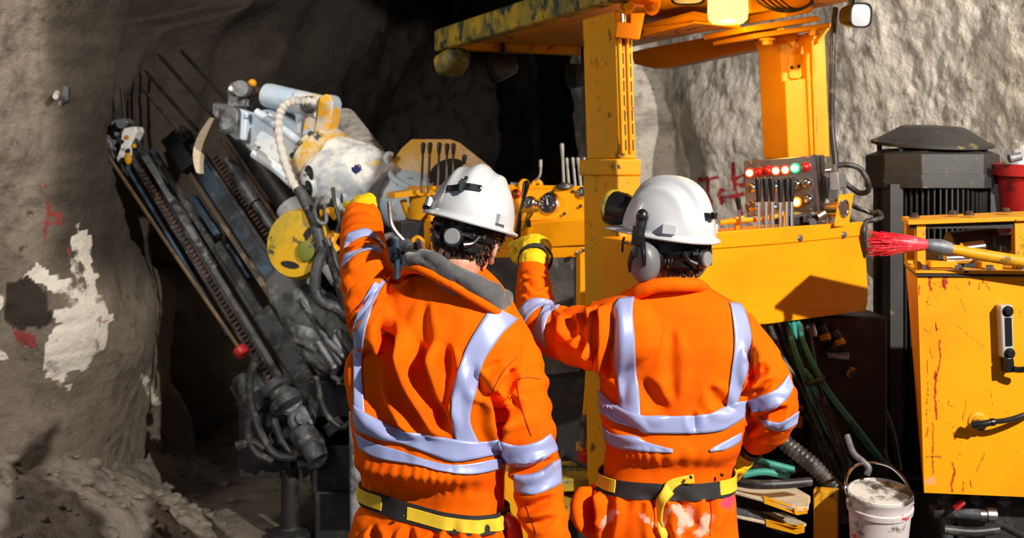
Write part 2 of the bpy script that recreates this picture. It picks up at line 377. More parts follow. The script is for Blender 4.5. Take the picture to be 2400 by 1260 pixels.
# heap of broken rock against the left wall
def heap(P):
    x, y = P[:, 0], P[:, 1]
    edge = np.interp(y, [4, 5.2, 6.2, 7.5], [-1.15, -1.28, -1.5, -1.8])
    t = np.clip((edge-x)/1.5, -.2, 1)
    z = 1.02*np.clip(t, 0, 1)**1.15*np.interp(y, [3.6, 5, 6.2, 7.3, 8.2], [1.05, 1, .85, .4, .15])
    return z-.06+.09*fbm(P*2.6, 4, 51)*np.clip(t*4, 0, 1)+.028*np.abs(fbm(P*11, 3, 61))*np.clip(t*5+.4, 0, 1)
def wall_x(y): return np.interp(y, [3.5, 4.6, 5.3, 5.9, 7.3, 8.4], [-2.75, -2.82, -2.72, -2.25, -2.2, -2.0])
M['rubble'] = rock_mat('broken_rock', (.18, .155, .13), (.26, .22, .18), (.11, .09, .075), b=1.4)
hp = sheet('rubble_heap', np.arange(-4.2, -1.1, .018), np.arange(3.7, 8.2, .022), heap, M['rubble'], lambda P: P[:, 0] > wall_x(P[:, 1])-.02)
tag(hp, 'grey brown heap of broken rock piled against the left tunnel wall', 'rubble', kind='stuff')
def stone(p, r, seed):
    g = G(); g.ball((0, 0, 0), (r*random.uniform(.8, 1.3), r*random.uniform(.8, 1.3), r*random.uniform(.5, .8)), None, 12, 8)
    bmesh.ops.remove_doubles(g.bm, verts=g.bm.verts, dist=1e-4)
    P = np.array([v.co[:] for v in g.bm.verts]); d = fbm(P/r*1.1+seed*3.7, 3, seed)
    for v, k in zip(g.bm.verts, d): v.co *= 1+.35*k
    for v in g.bm.verts: v.co += Vector(p)
    return g
g = G()
for i in range(420):
    x, y = random.uniform(-3.4, -1.2), random.uniform(4.4, 7.6)
    z = heap(np.array([[x, y, 0.]]))[0]
    if (z < -.03 and random.random() < .7) or x < wall_x(y)+.12: continue
    s = stone((x, y, max(z, -.02)+.004), random.choice([.012, .016, .02, .02, .03, .045]), i)
    me_ = bpy.data.meshes.new('tmp'); s.bm.to_mesh(me_); s.bm.free(); g.bm.from_mesh(me_); bpy.data.meshes.remove(me_)
tag(obj('loose_stones', g, M['rubble'], None, 0, 40), 'loose grey stones scattered over the rock heap at the foot of the left wall', 'stones', kind='stuff')
# ================================================================== the two people
M['orange'] = mat('orange_cotton', (.90, .132, .0012), .85, var=[((.78, .095, .0012), 5, .42, .66)], bmp=[(420, .12, .0012), (70, .12, .003)], spec=.06, sheen=0)
M['tape'] = mat('silver_reflective_tape', (.36, .40, .68), .42, .15, bmp=[(300, .1, .001), (40, .12, .003)])
M['skin'] = mat('skin', (.62, .30, .19), .5, var=[((.50, .20, .13), 18, .5, .7)])
M['hair'] = mat('dark_brown_hair', (.040, .025, .017), .45, var=[((.13, .085, .058), 60, .5, .68, (1, 1, .35))], bmp=[(160, .7, .004, 4, (1, 1, .4))])
M['helmet'] = mat('white_helmet_plastic', (.56, .56, .57), .3, var=[((.46, .46, .46), 7, .58, .8), ((.10, .10, .10), 42, .735, .76)], coat=.25)
M['glove'] = mat('yellow_work_glove', (.86, .56, .006), .75, var=[((.70, .40, .01), 14, .5, .68)], bmp=[(60, .25, .003)], spec=.25)
M['glove_dark'] = mat('dark_glove_lining', (.03, .028, .024), .8)
M['fleece'] = mat('grey_fleece', (.085, .082, .082), .95, var=[((.13, .126, .122), 40, .5, .7)], bmp=[(240, .5, .004)], sheen=.4)
M['belt'] = mat('black_webbing', (.014, .013, .013), .7, bmp=[(240, .4, .002)])
M['beltyel'] = mat('yellow_webbing', (.80, .52, .02), .7, bmp=[(60, .3, .002, 2, (9, .2, .2))])
M['seam'] = mat('orange_seam', (.42, .045, .002), .9)
M['boot'] = mat('black_boot_rubber', (.015, .015, .015), .5)
M['cup'] = mat('grey_ear_cup', (.155, .148, .15), .42)
M['chalk'] = mat('chalk_smear', (.92, .62, .56), .9)

def to_mesh(g, voxel, it=6, sm=.5):
    bmesh.ops.recalc_face_normals(g.bm, faces=g.bm.faces)
    me = bpy.data.meshes.new('blend'); g.bm.to_mesh(me); g.bm.free()
    o = bpy.data.objects.new('blend', me); COL.objects.link(o)
    r = o.modifiers.new('r', 'REMESH'); r.mode = 'VOXEL'; r.voxel_size = voxel; r.adaptivity = 0
    if it: s_ = o.modifiers.new('s', 'SMOOTH'); s_.iterations = it; s_.factor = sm
    dg = bpy.context.evaluated_depsgraph_get(); dg.update()
    out = bpy.data.meshes.new_from_object(o.evaluated_get(dg)); bpy.data.objects.remove(o); bpy.data.meshes.remove(me)
    return out
def co_of(me):
    n = len(me.vertices); a = np.empty(n*3); me.vertices.foreach_get('co', a); b = np.empty(n*3); me.vertices.foreach_get('normal', b)
    return a.reshape(-1, 3), b.reshape(-1, 3)
def set_co(me, a): me.vertices.foreach_set('co', a.ravel()); me.update()
def loft(g, rows, Yc, n=40, e=2.5, turn=0):
    """rows: (row, left, right, half depth, shift of the middle) of an upright body"""
    rows = np.array([list(r)+[0]*(5-len(r)) for r in rows], float)
    t = np.linspace(rows[0, 0], rows[-1, 0], 60); c = [np.interp(t, rows[:, 0], rows[:, k]) for k in range(1, 5)]; vs = []
    for i, y in enumerate(t):
        a, b, hd, dy = (x[i] for x in c); Y = Yc+dy; p = at((a+b)/2, y, Y); hw = (b-a)/2*Y/F
        for k in range(n):
            th = 2*math.pi*k/n; cx, sx = math.cos(th), math.sin(th)
            ux, uy = hw*math.copysign(abs(cx)**(2/e), cx), hd*math.copysign(abs(sx)**(2/e), sx); kx = hw/math.sqrt((hw*math.cos(turn))**2+(hd*math.sin(turn))**2)
            vs.append(p+Vector(((ux*math.cos(turn)-uy*math.sin(turn))*kx, ux*math.sin(turn)+uy*math.cos(turn), 0)))
    m = len(t); fs = [(i*n+k, i*n+(k+1) % n, (i+1)*n+(k+1) % n, (i+1)*n+k) for i in range(m-1) for k in range(n)]
    return g.faces(vs, fs+[tuple(range(n-1, -1, -1)), tuple(range((m-1)*n, m*n))])
def limb(g, pts, k=1.0, sub=5, n=20):
    P = catmull([at(*p[:3]) for p in pts], sub); r = np.interp(np.linspace(0, 1, len(P)), np.linspace(0, 1, len(pts)), [p[3]*k for p in pts])
    g.tube(P, list(r), n)
    g.ball(P[0], float(r[0])*.99, None, 16, 10); g.ball(P[-1], float(r[-1])*.97, None, 16, 10); return g
def proj(V): return 1200+V[:, 0]*F/V[:, 1], HY-(V[:, 2]-H)*F/V[:, 1]
def seg_dt(x, y, pts):
    d = np.full(len(x), 1e9); tt = np.zeros(len(x)); L = [math.hypot(b[0]-a[0], b[1]-a[1]) for a, b in zip(pts[:-1], pts[1:])]; tot = sum(L); acc = 0
    for (x1, y1), (x2, y2), l in zip(pts[:-1], pts[1:], L):
        dx, dy = x2-x1, y2-y1; t = np.clip(((x-x1)*dx+(y-y1)*dy)/(l*l), 0, 1); dd = np.hypot(x-x1-t*dx, y-y1-t*dy)
        cr = np.sign(dx*(y-y1)-dy*(x-x1)); s = dd*np.where(cr == 0, 1, cr)
        up = dd < np.abs(d); d = np.where(up, s, d); tt = np.where(up, (acc+t*l)/tot, tt); acc += l
    return d, tt
def smooth_line(pts, sub=6): return [(p.x, p.y) for p in catmull([(a, b, 0) for a, b in pts], sub)]
def folds(me, creases, extra=None):
    V, Nn = co_of(me); x, y = proj(V); view = V-np.array([0, 0, H]); view /= np.linalg.norm(view, axis=1)[:, None]
    face = sstep(-.1, .35, -(view*Nn).sum(1)); D = np.zeros(len(V))
    for pts, wd, amp in creases:
        d, t = seg_dt(x, y, smooth_line(pts)); e = np.clip(np.minimum(t, 1-t)*5, 0, 1); e = e*e*(3-2*e)
        wv = wd*(.55+.9*np.sin(np.pi*np.clip(t, .02, .98)))
        D += 1.85*amp*e*(np.exp(-(d/wv)**2)-.55*np.exp(-((np.abs(d)-2.0*wv)/(1.0*wv))**2))*face
    if extra is not None: D += extra(V, x, y, Nn)
    set_co(me, V+Nn*D[:, None])
EYE = Vector((0, 0, H))
def bvh_of(me): return BVHTree.FromPolygons([v.co.copy() for v in me.vertices], [tuple(p.vertices) for p in me.polygons])
def sheet_on(bvh, e1, e2, nu=40, nv=7, off=.003, Yd=3.0, g=None):
    """a strip of cloth between two edge lines, laid on the body"""
    A = catmull([(*p, 0) for p in e1], 12); B = catmull([(*p, 0) for p in e2], 12)
    def res(P, n):
        L = [0]
        for a, b in zip(P[:-1], P[1:]): L.append(L[-1]+(b-a).length)
        return [Vector((np.interp(s, L, [p.x for p in P]), np.interp(s, L, [p.y for p in P]), 0)) for s in np.linspace(0, L[-1], n)]
    A, B = res(A, nu), res(B, nu); vs = []; g = g or G(); last = None; miss = [0]*nu
    for i in range(nu):
        for j in range(nv):
            q = A[i].lerp(B[i], j/(nv-1)); d = (at(q.x, q.y, 1)-EYE).normalized(); h = bvh.ray_cast(EYE, d)
            if h[0] is not None and h[0].y < Yd+.75:
                n = h[1] if h[1].dot(d) < 0 else -h[1]; n = (n-d*.35).normalized(); p = h[0]+n*off; last = (p-EYE).length
            else:
                miss[i] += 1; h2 = bvh.find_nearest(EYE+d*(last or Yd)); n = (h2[1]-d*.2).normalized(); p = h2[0]+n*off
            vs.append(p)
    # leave off ends that run past the outline, soften
    a_, b_ = 0, nu
    while miss[a_] > nv*.25 and a_ < nu-4: a_ += 1
    while miss[b_-1] > nv*.25 and b_ > a_+4: b_ -= 1
    V = np.array([v[:] for v in vs]).reshape(nu, nv, 3)[a_:b_]; nu = b_-a_
    for _ in range(2): V[1:-1] = V[1:-1]*.5+(V[:-2]+V[2:])*.25
    fs = [(i*nv+j, i*nv+j+1, (i+1)*nv+j+1, (i+1)*nv+j) for i in range(nu-1) for j in range(nv-1)]
    g.faces([Vector(p) for p in V.reshape(-1, 3)], fs); return g
def cloth_obj(name, g, m, parent, th=.0022, smooth=60):
    bmesh.ops.recalc_face_normals(g.bm, faces=g.bm.faces)
    for f in g.bm.faces:      # face the outside
        pass
    o = obj(name, g, m, parent, 0, smooth); s_ = o.modifiers.new('thickness', 'SOLIDIFY'); s_.thickness = th; s_.offset = 0; return o
def ring_on(bvh, ax, zf, t0, t1, hgt, off, n=96, rows=5, wav=None, r0=.17, th=.005):
    """a belt or band round an upright trunk; angle 0 is the side turned to the viewer"""
    g = G(); inner, outer = [], []
    for i in range(n+1):
        t = t0+(t1-t0)*i/n; dr = Vector((math.sin(t), -math.cos(t), 0)); ci, co = [], []
        for j in range(rows):
            z = zf(t)-hgt*j/(rows-1); o = Vector((ax[0], ax[1], z)); h = bvh.ray_cast(o, dr)
            r_ = (h[0]-o).length if h[0] is not None else r0
            ci.append((r_, z)); 
        inner.append((t, dr, ci))
    rad = np.array([[c[0] for c in i_[2]] for i_ in inner]); rad[:] = rad.mean(1, keepdims=True)*.6+rad*.4
    for _ in range(3): rad[1:-1] = rad[1:-1]*.5+(rad[:-2]+rad[2:])*.25
    vs = []
    for k, (t, dr, ci) in enumerate(inner):
        prof = [(rad[k, j]+off, ci[j][1]) for j in range(rows)]+[(rad[k, j]+off-th, ci[j][1]) for j in range(rows-1, -1, -1)]
        for r_, z in prof: vs.append(Vector((ax[0], ax[1], z))+dr*float(r_))
    m = 2*rows; fs = [(i*m+j, i*m+(j+1) % m, (i+1)*m+(j+1) % m, (i+1)*m+j) for i in range(n) for j in range(m)]
    fs += [tuple(range(m-1, -1, -1)), tuple(range(n*m, (n+1)*m))]
    return g.faces(vs, fs)
def line_on(g, bvh, pts, r=.0014, off=.0012):
    P = smooth_line(pts, 8); out = []
    for x, y in P:
        d = (at(x, y, 1)-EYE).normalized(); h = bvh.ray_cast(EYE, d)
        if h[0] is not None and h[0].y < 3.6: out.append(h[0]-d*off)
    if len(out) > 2: g.tube(out, r, 6)
    return g

def head_mesh(g, Mh):
    def b(c, r): g.ball(Mh @ Vector(c), r, Mh.to_3x3(), 24, 16)
    b((0, -.005, .02), (.076, .097, .088)); b((0, .03, -.055), (.058, .072, .072)); b((0, .075, -.095), (.026, .024, .022))
    b((0, .087, .012), (.052, .018, .016)); b((0, .100, -.028), (.011, .020, .017)); b((0, .094, -.005), (.009, .016, .028)); b((0, .090, -.066), (.025, .013, .010))
    for s in (-1, 1):
        b((s*.038, .060, -.035), (.024, .026, .022)); b((s*.031, .083, .002), (.013, .008, .008))
        for k, (y, z, r_) in enumerate([(-.012, -.002, .011), (-.022, -.014, .010), (-.022, -.030, .0095), (-.012, -.045, .0095), (-.004, -.052, .010), (.0, -.01, .008)]):
            b((s*(.083+.006*(k in (1, 2))), y, z), (.008, r_, r_*1.15))
        b((s*.079, -.006, -.026), (.007, .014, .022))
def helmet_parts(root, Mh, style, lamp=True):
    """shell with crest ribs, rim and peak; local +y is forward, origin at the middle of the rim"""
    g = G(); nu, nv = 96, 30; vs = []
    ax, ay, az = .110, .130, .140
    def prof(a, ph):
        c, s_ = math.cos(a), math.sin(a); sp, cp = math.sin(ph), math.cos(ph)
        x, y, z = ax*sp**.86*c, ay*sp**.86*s_, az*cp
        k = 1.0
        if style == 1:
            rib = math.exp(-(x/.020)**2)*.0095*(1-sp**6)+sum(math.exp(-((x-q)/.011)**2) for q in (-.056, .056))*.0055*(1-sp**8)
        else:
            rib = math.exp(-(x/.032)**8)*.011*(1-sp**8)+sum(math.exp(-((x-q)/.009)**2) for q in (-.068, .068))*.005*(1-sp**8)
        k += rib/.12; low = sp**14; k2 = 1+.045*low
        return Vector((x*k*k2, y*k*k2, z*k))
    for j in range(nv+1):
        ph = max(math.pi/2*j/nv, 1e-3)
        for i in range(nu): vs.append(prof(2*math.pi*i/nu, ph))
    def rim(a, w, z):
        c, s_ = math.cos(a), math.sin(a); pk = max(0, s_)**3; base = prof(a, math.pi/2); r_ = base.xy.length
        ex = w*(1+.9*pk)+.036*pk*w/.013; d = Vector((base.x, base.y, 0)).normalized()
        return base+d*ex+Vector((0, 0, z-.010*pk*w/.013))
    rims = [(.004, -.004), (.013, -.007), (.0145, -.011), (.012, -.0145), (.003, -.013), (-.002, -.011), (-.004, -.003)]
    for w_, z in rims:
        for i in range(nu): vs.append(rim(2*math.pi*i/nu, max(w_, -.004) if w_ > 0 else w_, z))
    for j in range(nv-1, -1, -1):
        ph = max(math.pi/2*j/nv, 1e-3)
        for i in range(nu): vs.append(prof(2*math.pi*i/nu, ph)*.97)
    m = len(vs)//nu; fs = [(i*nu+k, i*nu+(k+1) % nu, (i+1)*nu+(k+1) % nu, (i+1)*nu+k) for i in range(m-1) for k in range(nu)]
    g.faces([Mh @ v for v in vs], fs); bmesh.ops.remove_doubles(g.bm, verts=g.bm.verts, dist=5e-5)
    # small square lugs for accessories at the sides
    R3 = Mh.to_3x3()
    for a in (R(-148), R(-32)):
        p = prof(a, R(83)); n = Vector((math.cos(a), math.sin(a), 0)); q = R3 @ Matrix.Rotation(a, 3, 'Z')
        g.box(Mh @ (p*1.035), (.018, .034, .024), q)
    sh = obj('helmet', g, M['helmet'], root, 0, 50); sh['label'] = 'white hard hat with ribbed crown and rim'
    return sh, prof
def arm_wrinkles(V, chains):
    D = np.zeros(len(V))
    for ch, amp in chains:
        P = np.array([at(*p[:3])[:] for p in ch]); rad = np.array([p[3] for p in ch]); bd = np.full(len(V), 1e9); bs = np.zeros(len(V)); br = np.zeros(len(V)); acc = 0
        for a, b, ra, rb in zip(P[:-1], P[1:], rad[:-1], rad[1:]):
            ab = b-a; l = np.linalg.norm(ab); t = np.clip(((V-a)@ab)/(l*l), 0, 1); d = np.linalg.norm(V-a-t[:, None]*ab, axis=1); u = d < bd
            bd = np.where(u, d, bd); bs = np.where(u, acc+t*l, bs); br = np.where(u, ra+(rb-ra)*t, br); acc += l
        msk = 1-sstep(1.0, 1.35, bd/np.maximum(br, .01))
        ph = fbm(V*7, 2, 3)*3.2; k = .5+.5*vnoise(V*9, 8)
        w = np.sin(bs*2*math.pi/.062+ph); w = np.sign(w)*np.abs(w)**.8
        D += amp*msk*w*k*sstep(0, .12, bs)
    return D
def fingers(g, spec):
    for pts in spec:
        P = catmull([at(*p[:3]) for p in pts], 5); r = list(np.interp(np.linspace(0, 1, len(P)), np.linspace(0, 1, len(pts)), [p[3] for p in pts]))
        g.tube(P, r, 14); g.ball(P[-1], r[-1]*.98, None, 12, 8); g.ball(P[0], r[0]*.98, None, 12, 8)
def boot(root, x, y, yaw):
    q = Matrix.Rotation(yaw, 3, 'Z'); g = G(); T = lambda p: Vector((x, y, 0))+q @ Vector(p)
    g.tube([T((0, 0, .30)), T((0, 0, .2)), T((0, .0, .10)), T((0, .03, .06))], [.062, .056, .058, .05], 20)
    g.ball(T((0, .10, .052)), (.052, .115, .05), q); g.ball(T((0, -.01, .05)), (.045, .06, .05), q); g.box(T((0, .07, .018)), (.092, .27, .03), q)
    me = to_mesh(g, .008, 4); V, n = co_of(me); V[:, 2] = np.maximum(V[:, 2], 0.0); set_co(me, V); link('boot', me, M['boot'], root, 180)

def hair_on(root, Mh, lo, name='hair', curly=True, seed=1):
    g = G(); g.ball(Mh @ Vector((0, -.012, .018)), (.085, .100, .094), Mh.to_3x3(), 64, 48)
    V = [v for v in g.bm.verts]; inv = Mh.inverted(); kill = []
    for v in V:
        p = inv @ v.co
        front = p.y > .045 and p.z < .06; low = p.z < lo-.008+max(0, p.y)*.55
        side = abs(p.x) > .066 and p.z < -.012 and p.y > -.028
        if front or low or side: kill.append(v)
    bmesh.ops.delete(g.bm, geom=kill, context='VERTS')
    P = np.array([v.co[:] for v in g.bm.verts]); d = .006*np.abs(fbm(P*70, 3, seed))+.004*fbm(P*24, 2, seed+3)
    for v, k in zip(g.bm.verts, d):
        n = (v.co-(Mh @ Vector((0, -.012, .018)))).normalized(); v.co += n*float(k)
    base = [(v.co.copy(), (v.co-(Mh @ Vector((0, -.012, .018)))).normalized()) for v in g.bm.verts]
    rnd = random.Random(seed); dn = Mh.to_3x3() @ Vector((0, -.15, -1))
    for i in range(950):
        p, n = rnd.choice(base); q = inv @ p
        if q.z > .045: continue
        L = rnd.uniform(.007, .014); s_ = n.cross(dn).normalized(); c = rnd.uniform(-1, 1)
        if curly: pts = [p-n*.003, p+n*.006+dn*L*.3+s_*c*.006, p+n*.007+dn*L*.7-s_*c*.004, p+n*rnd.uniform(0, .007)+dn*L]
        else: pts = [p-n*.003, p+n*.003+dn*L*.4, p+n*.004+dn*L*.9+s_*c*.002, p+n*.002+dn*L*1.3]
        g.tube(pts, [.0022, .0026, .002, .0006], 5, 2)
    return obj(name, g, M['hair'], root, 0, 180)
def band_inside(Mh, r, z0, z1, a0, a1, rx=.083, ry=.104, yo=-.012, th=.0025, n=40):
    g = G(); vs = []
    for i in range(n+1):
        a = a0+(a1-a0)*i/n; c, s_ = math.cos(a), math.sin(a)
        for (dr, z) in ((0, z0), (0, z1), (-th, z1), (-th, z0)): vs.append(Mh @ Vector(((rx+r+dr)*c, (ry+r+dr)*s_+yo, z)))
    fs = [(i*4+j, i*4+(j+1) % 4, (i+1)*4+(j+1) % 4, (i+1)*4+j) for i in range(n) for j in range(4)]
    g.faces(vs, fs+[(3, 2, 1, 0), (n*4, n*4+1, n*4+2, n*4+3)]); return g
def torso_axis(c0): return c0

# ------------------------------------------------------------------ person with the fleece collar (pointing with his raised left arm)
Y1 = 3.05
A = thing('person', (at(1020, 400, Y1).x, Y1, 0), 'person in orange overalls with grey fleece collar, pointing at the drill arm', 'person')
rows1 = [(612, 1010, 1128, .055), (640, 960, 1150, .08), (672, 905, 1178, .105), (705, 875, 1200, .125), (745, 848, 1222, .138), (790, 834, 1236, .146), (850, 828, 1232, .15), (930, 828, 1198, .148), (1000, 827, 1180, .146), (1050, 833, 1182, .160), (1080, 838, 1186, .178), (1096, 846, 1182, .158), (1110, 850, 1176, .120), (1160, 850, 1176, .114), (1190, 846, 1176, .126), (1212, 832, 1188, .142), (1260, 818, 1212, .156), (1340, 812, 1225, .158), (1420, 818, 1222, .14)]
armL1 = [(885, 762, 3.0, .076), (868, 700, 3.07, .076), (861, 648, 3.16, .072), (853, 598, 3.27, .067), (847, 550, 3.39, .064), (848, 512, 3.49, .058)]
armR1 = [(1178, 800, 3.04, .078), (1210, 865, 3.02, .076), (1226, 950, 2.99, .074), (1240, 1035, 2.97, .074), (1255, 1105, 2.96, .066), (1266, 1170, 2.95, .064), (1284, 1240, 2.93, .057), (1292, 1300, 2.92, .050)]
legs1 = [[(925, 1400, Y1, .10), (908, 1600, Y1-.02, .092), (902, 1780, Y1, .085), (895, 2020, Y1+.03, .085)], [(1118, 1400, Y1, .10), (1135, 1600, Y1-.03, .092), (1140, 1780, Y1-.01, .085), (1142, 2020, Y1+.02, .085)]]
g = G(); loft(g, rows1, Y1, turn=R(-22))
for l in [armL1, armR1]+legs1: limb(g, l)
me1 = to_mesh(g, .0062, 7)
creases1 = [
    ([(868, 790), (872, 870), (900, 960), (960, 1025)], 15, -.024), ([(905, 730), (908, 820), (940, 930), (1010, 1015)], 18, -.026),
    ([(978, 790), (985, 870), (1010, 950), (1062, 1020)], 15, -.026), ([(1050, 800), (1046, 880), (1040, 960)], 10, -.014), ([(1000, 700), (990, 760), (1010, 850)], 10, -.006),
    ([(885, 760), (884, 860), (920, 960), (985, 1025)], 12, .012), ([(945, 760), (950, 860), (985, 950), (1035, 1015)], 14, .016), ([(1020, 790), (1015, 880), (1035, 980)], 12, .010),
    ([(1150, 905), (1160, 935), (1172, 990), (1170, 1060)], 10, -.03), ([(1160, 940), (1188, 905), (1210, 860)], 9, -.013), ([(1150, 930), (1120, 900), (1108, 860)], 9, -.012),
    ([(1190, 850), (1150, 900), (1140, 930)], 8, .010), ([(1170, 1000), (1195, 960), (1200, 920)], 12, -.012), ([(1185, 1090), (1230, 1102), (1305, 1072)], 7, -.012), ([(1195, 1172), (1240, 1187), (1305, 1162)], 8, -.008), ([(1230, 1215), (1265, 1225), (1310, 1210)], 7, -.006),
    ([(805, 690), (850, 655), (915, 640)], 7, -.012), ([(812, 740), (850, 700), (905, 665)], 7, -.014), ([(815, 780), (845, 735), (890, 695)], 6, -.010), ([(812, 640), (860, 615), (905, 612)], 6, -.010), ([(905, 640), (935, 655), (960, 640)], 8, -.016),
    ([(860, 700), (880, 680), (925, 660)], 6, .008), ([(800, 575), (850, 560), (895, 570)], 5, -.006), ([(870, 1225), (880, 1260), (885, 1330)], 8, -.012), ([(960, 1225), (955, 1290), (955, 1360)], 9, -.010), ([(1060, 1225), (1065, 1290)], 8, -.008), ([(1130, 1220), (1150, 1280)], 9, -.010), ([(1015, 1240), (1010, 1330), (1020, 1400)], 10, -.02)]
ax1 = (at(1012, 400, Y1).x, Y1)
def ex1(V, x, y, n):
    th = np.arctan2(V[:, 0]-ax1[0], -(V[:, 1]-ax1[1])); tor = (np.hypot(V[:, 0]-ax1[0], V[:, 1]-ax1[1]) < .24)
    gat = sstep(1068, 1100, y)*(1-sstep(1150, 1168, y))*tor*(x < 1186)
    up = sstep(1240, 1256, y)*(1-sstep(1240, 1290, y))*tor
    D = gat*(.0034*np.sin(th*38+7*vnoise(V*np.array([8, 8, 5]), 4))+.0022*fbm(V*np.array([60, 60, 14]), 2, 44))*(.5+.5*vnoise(V*np.array([14, 14, 9]), 46))+up*.0035*np.sin(th*30+3*vnoise(V*6, 6))
    D += .0065*fbm(V*np.array([9, 9, 3.2]), 3, 12)*tor*(1-gat)+.003*fbm(V*16, 2, 19)
    return D+arm_wrinkles(V, [(armL1, .0075), (armR1, .0045)])
folds(me1, creases1, ex1)
bv1 = bvh_of(me1)
ov1 = link('overalls', me1, M['orange'], A, 180)
# body inside the clothes
Mh1 = Matrix.Translation(at(1098, 552, 3.02)) @ Matrix.Rotation(R(13), 4, 'Y') @ Matrix.Rotation(R(-19), 4, 'Z') @ Matrix.Rotation(R(-6), 4, 'X')
def body(root, Mh, rows, Yc, limbs, neck):
    g = G(); head_mesh(g, Mh); g.tube([Vector(neck[0]), Mh @ Vector((0, -.03, -.10)), Mh @ Vector((0, -.012, -.03))], [.068, .058, .058], 20, 3)
    loft(g, [(r[0]+26, r[1]+(r[2]-r[1])*.2, r[2]-(r[2]-r[1])*.2, r[3]*.58) for r in rows[1:]], Yc)
    for l in limbs: limb(g, l, .44)
    b = link('body', to_mesh(g, .006, 4), M['skin'], root, 180); return b
handR1 = [(1292, 1300, 2.92, .035), (1296, 1345, 2.92, .032)]
body(A, Mh1, rows1, Y1, [armL1+[(849, 490, 3.54, .04)], armR1+handR1]+legs1, [at(1078, 660, 3.04)])
hair_on(A, Mh1, -.078, seed=4)
# grey fleece collar, rolled
g = G(); roll = [(958, 628, 3.12), (962, 612, 3.00), (992, 606, 2.935), (1050, 636, 2.91), (1110, 668, 2.915), (1152, 690, 2.95), (1176, 702, 3.01), (1170, 690, 3.12), (1090, 660, 3.2), (1000, 630, 3.18)]
P = catmull([at(*p) for p in roll]+[at(*roll[0])], 8)
g.tube(P, [.020, .022, .024, .029, .034, .033, .030, .026, .026, .024, .020], 18)
g.tube(catmull([at(1105, 684, 2.915), at(1148, 712, 2.945), at(1176, 722, 3.0)], 6), [.014, .03, .026], 14); g.tube(catmull([at(985, 622, 2.94), at(1050, 655, 2.925), at(1120, 690, 2.93)], 6), [.016, .024, .02], 14)
me_ = to_mesh(g, .006, 3); V, n = co_of(me_); set_co(me_, V+n*(.006*fbm(V*22, 3, 5)+.004*np.sin(V[:, 0]*70+V[:, 2]*90))[:, None]); link('fleece_collar', me_, M['fleece'], A, 180)['label'] = 'rolled grey fleece collar'
g = G(); P = catmull([at(*p) for p in [(946, 648, 3.06), (952, 634, 2.98), (985, 632, 2.925), (1045, 660, 2.895), (1105, 695, 2.895), (1160, 728, 2.925), (1192, 742, 3.0)]], 8)
g.tube(P, [.010, .012, .013, .013, .013, .012, .010], 12); link('collar', to_mesh(g, .005, 3), M['orange'], A, 180)
# helmet and its fittings
Mk1 = Matrix.Translation(at(1104, 514, 3.02)) @ Matrix.Rotation(R(13.5), 4, 'Y') @ Matrix.Rotation(R(-14), 4, 'Z') @ Matrix.Rotation(R(-4), 4, 'X')
def helmet_dress(root, Mk, style):
    sh, prof = helmet_parts(root, Mk, style); R3 = Mk.to_3x3()
    hb = obj('headband', band_inside(Mk, .004, -.028, -.050, R(180), R(360), rx=.088, ry=.108, yo=-.006), M['black'], sh)
    obj('nape_strap', band_inside(Mk, .008, -.066, -.082, R(222), R(318), rx=.085, ry=.106, yo=-.006), M['black'], sh)
    g = G()
    for s_ in (-1, 1): g.tube([Mk @ Vector((s_*.060, -.100, -.04)), Mk @ Vector((s_*.05, -.110, -.06)), Mk @ Vector((s_*.030, -.122, -.07))], [.007, .006, .009], 10, 4)
    g.tube([Mk @ Vector((-.04, -.112, -.045)), Mk @ Vector((0, -.124, -.044)), Mk @ Vector((.04, -.112, -.045))], .006, 8, 4); obj('ratchet_arm', g, M['black'], sh)
    g = G(); o = Mk @ Vector((0, -.110, -.056)); a = R3 @ Vector((0, -1, 0)); g.lathe(o, a, [(.027, 0), (.027, .016), (.023, .021)], 32); obj('ratchet_housing', g, M['black'], sh)
    g = G(); g.lathe(o, a, [(.0205, .012), (.0205, .027), (.0185, .030)], 36)
    for k in range(36):
        q = 2*math.pi*k/36; u = R3 @ Vector((math.cos(q), 0, math.sin(q))); g.tube([o+u*.0203+a*.013, o+u*.0203+a*.026], .0009, 5)
    obj('ratchet_knob', g, M['grey_rubber'], sh)['label'] = 'grey ratchet knob'
    return sh, prof, R3
sh1, prof1, R31 = helmet_dress(A, Mk1, 1)
def onshell(prof, a, ph): return prof(R(a), R(ph))
g = G(); c = onshell(prof1, -92, 58); tang = []
for a, h_ in ((-119, 66), (-111, 64), (-103, 62), (-94, 60), (-85, 58.5), (-77, 57), (-69, 56)): tang.append(Mk1 @ (onshell(prof1, a, h_)*1.04))
for p, q in zip(tang[:-1], tang[1:]):
    d = (q-p).normalized(); n = ((p+q)/2-(Mk1 @ Vector((0, 0, .02)))).normalized(); u = n.cross(d).normalized(); n = d.cross(u)
    g.box((p+q)/2, ((q-p).length*1.08, .003, .017), Matrix((d, n, u)).transposed())
cl = obj('lamp_clip', g, M['black'], sh1, .0008); 
g = G(); p = Mk1 @ (onshell(prof1, -95, 60)*1.04); q = Mk1 @ (onshell(prof1, -95, 49)*1.05); r_ = Mk1 @ (onshell(prof1, -95, 68)*1.07); g.tube([q, p, r_], [.005, .006, .005], 8, 3)
n = R31 @ Vector((0, -1, .35)); g.box(p+n*.006, (.014, .012, .03), R31); obj('clip_hook', g, M['black'], sh1, .002)
for k in (0, -1):
    g = G(); g.lathe(tang[k].lerp(tang[3], .08), (tang[k]-(Mk1 @ Vector((0, 0, .0)))).normalized(), [(.005, .001), (.0055, .005), (.002, .007)], 12); obj('rivet', g, M['chrome'], sh1)
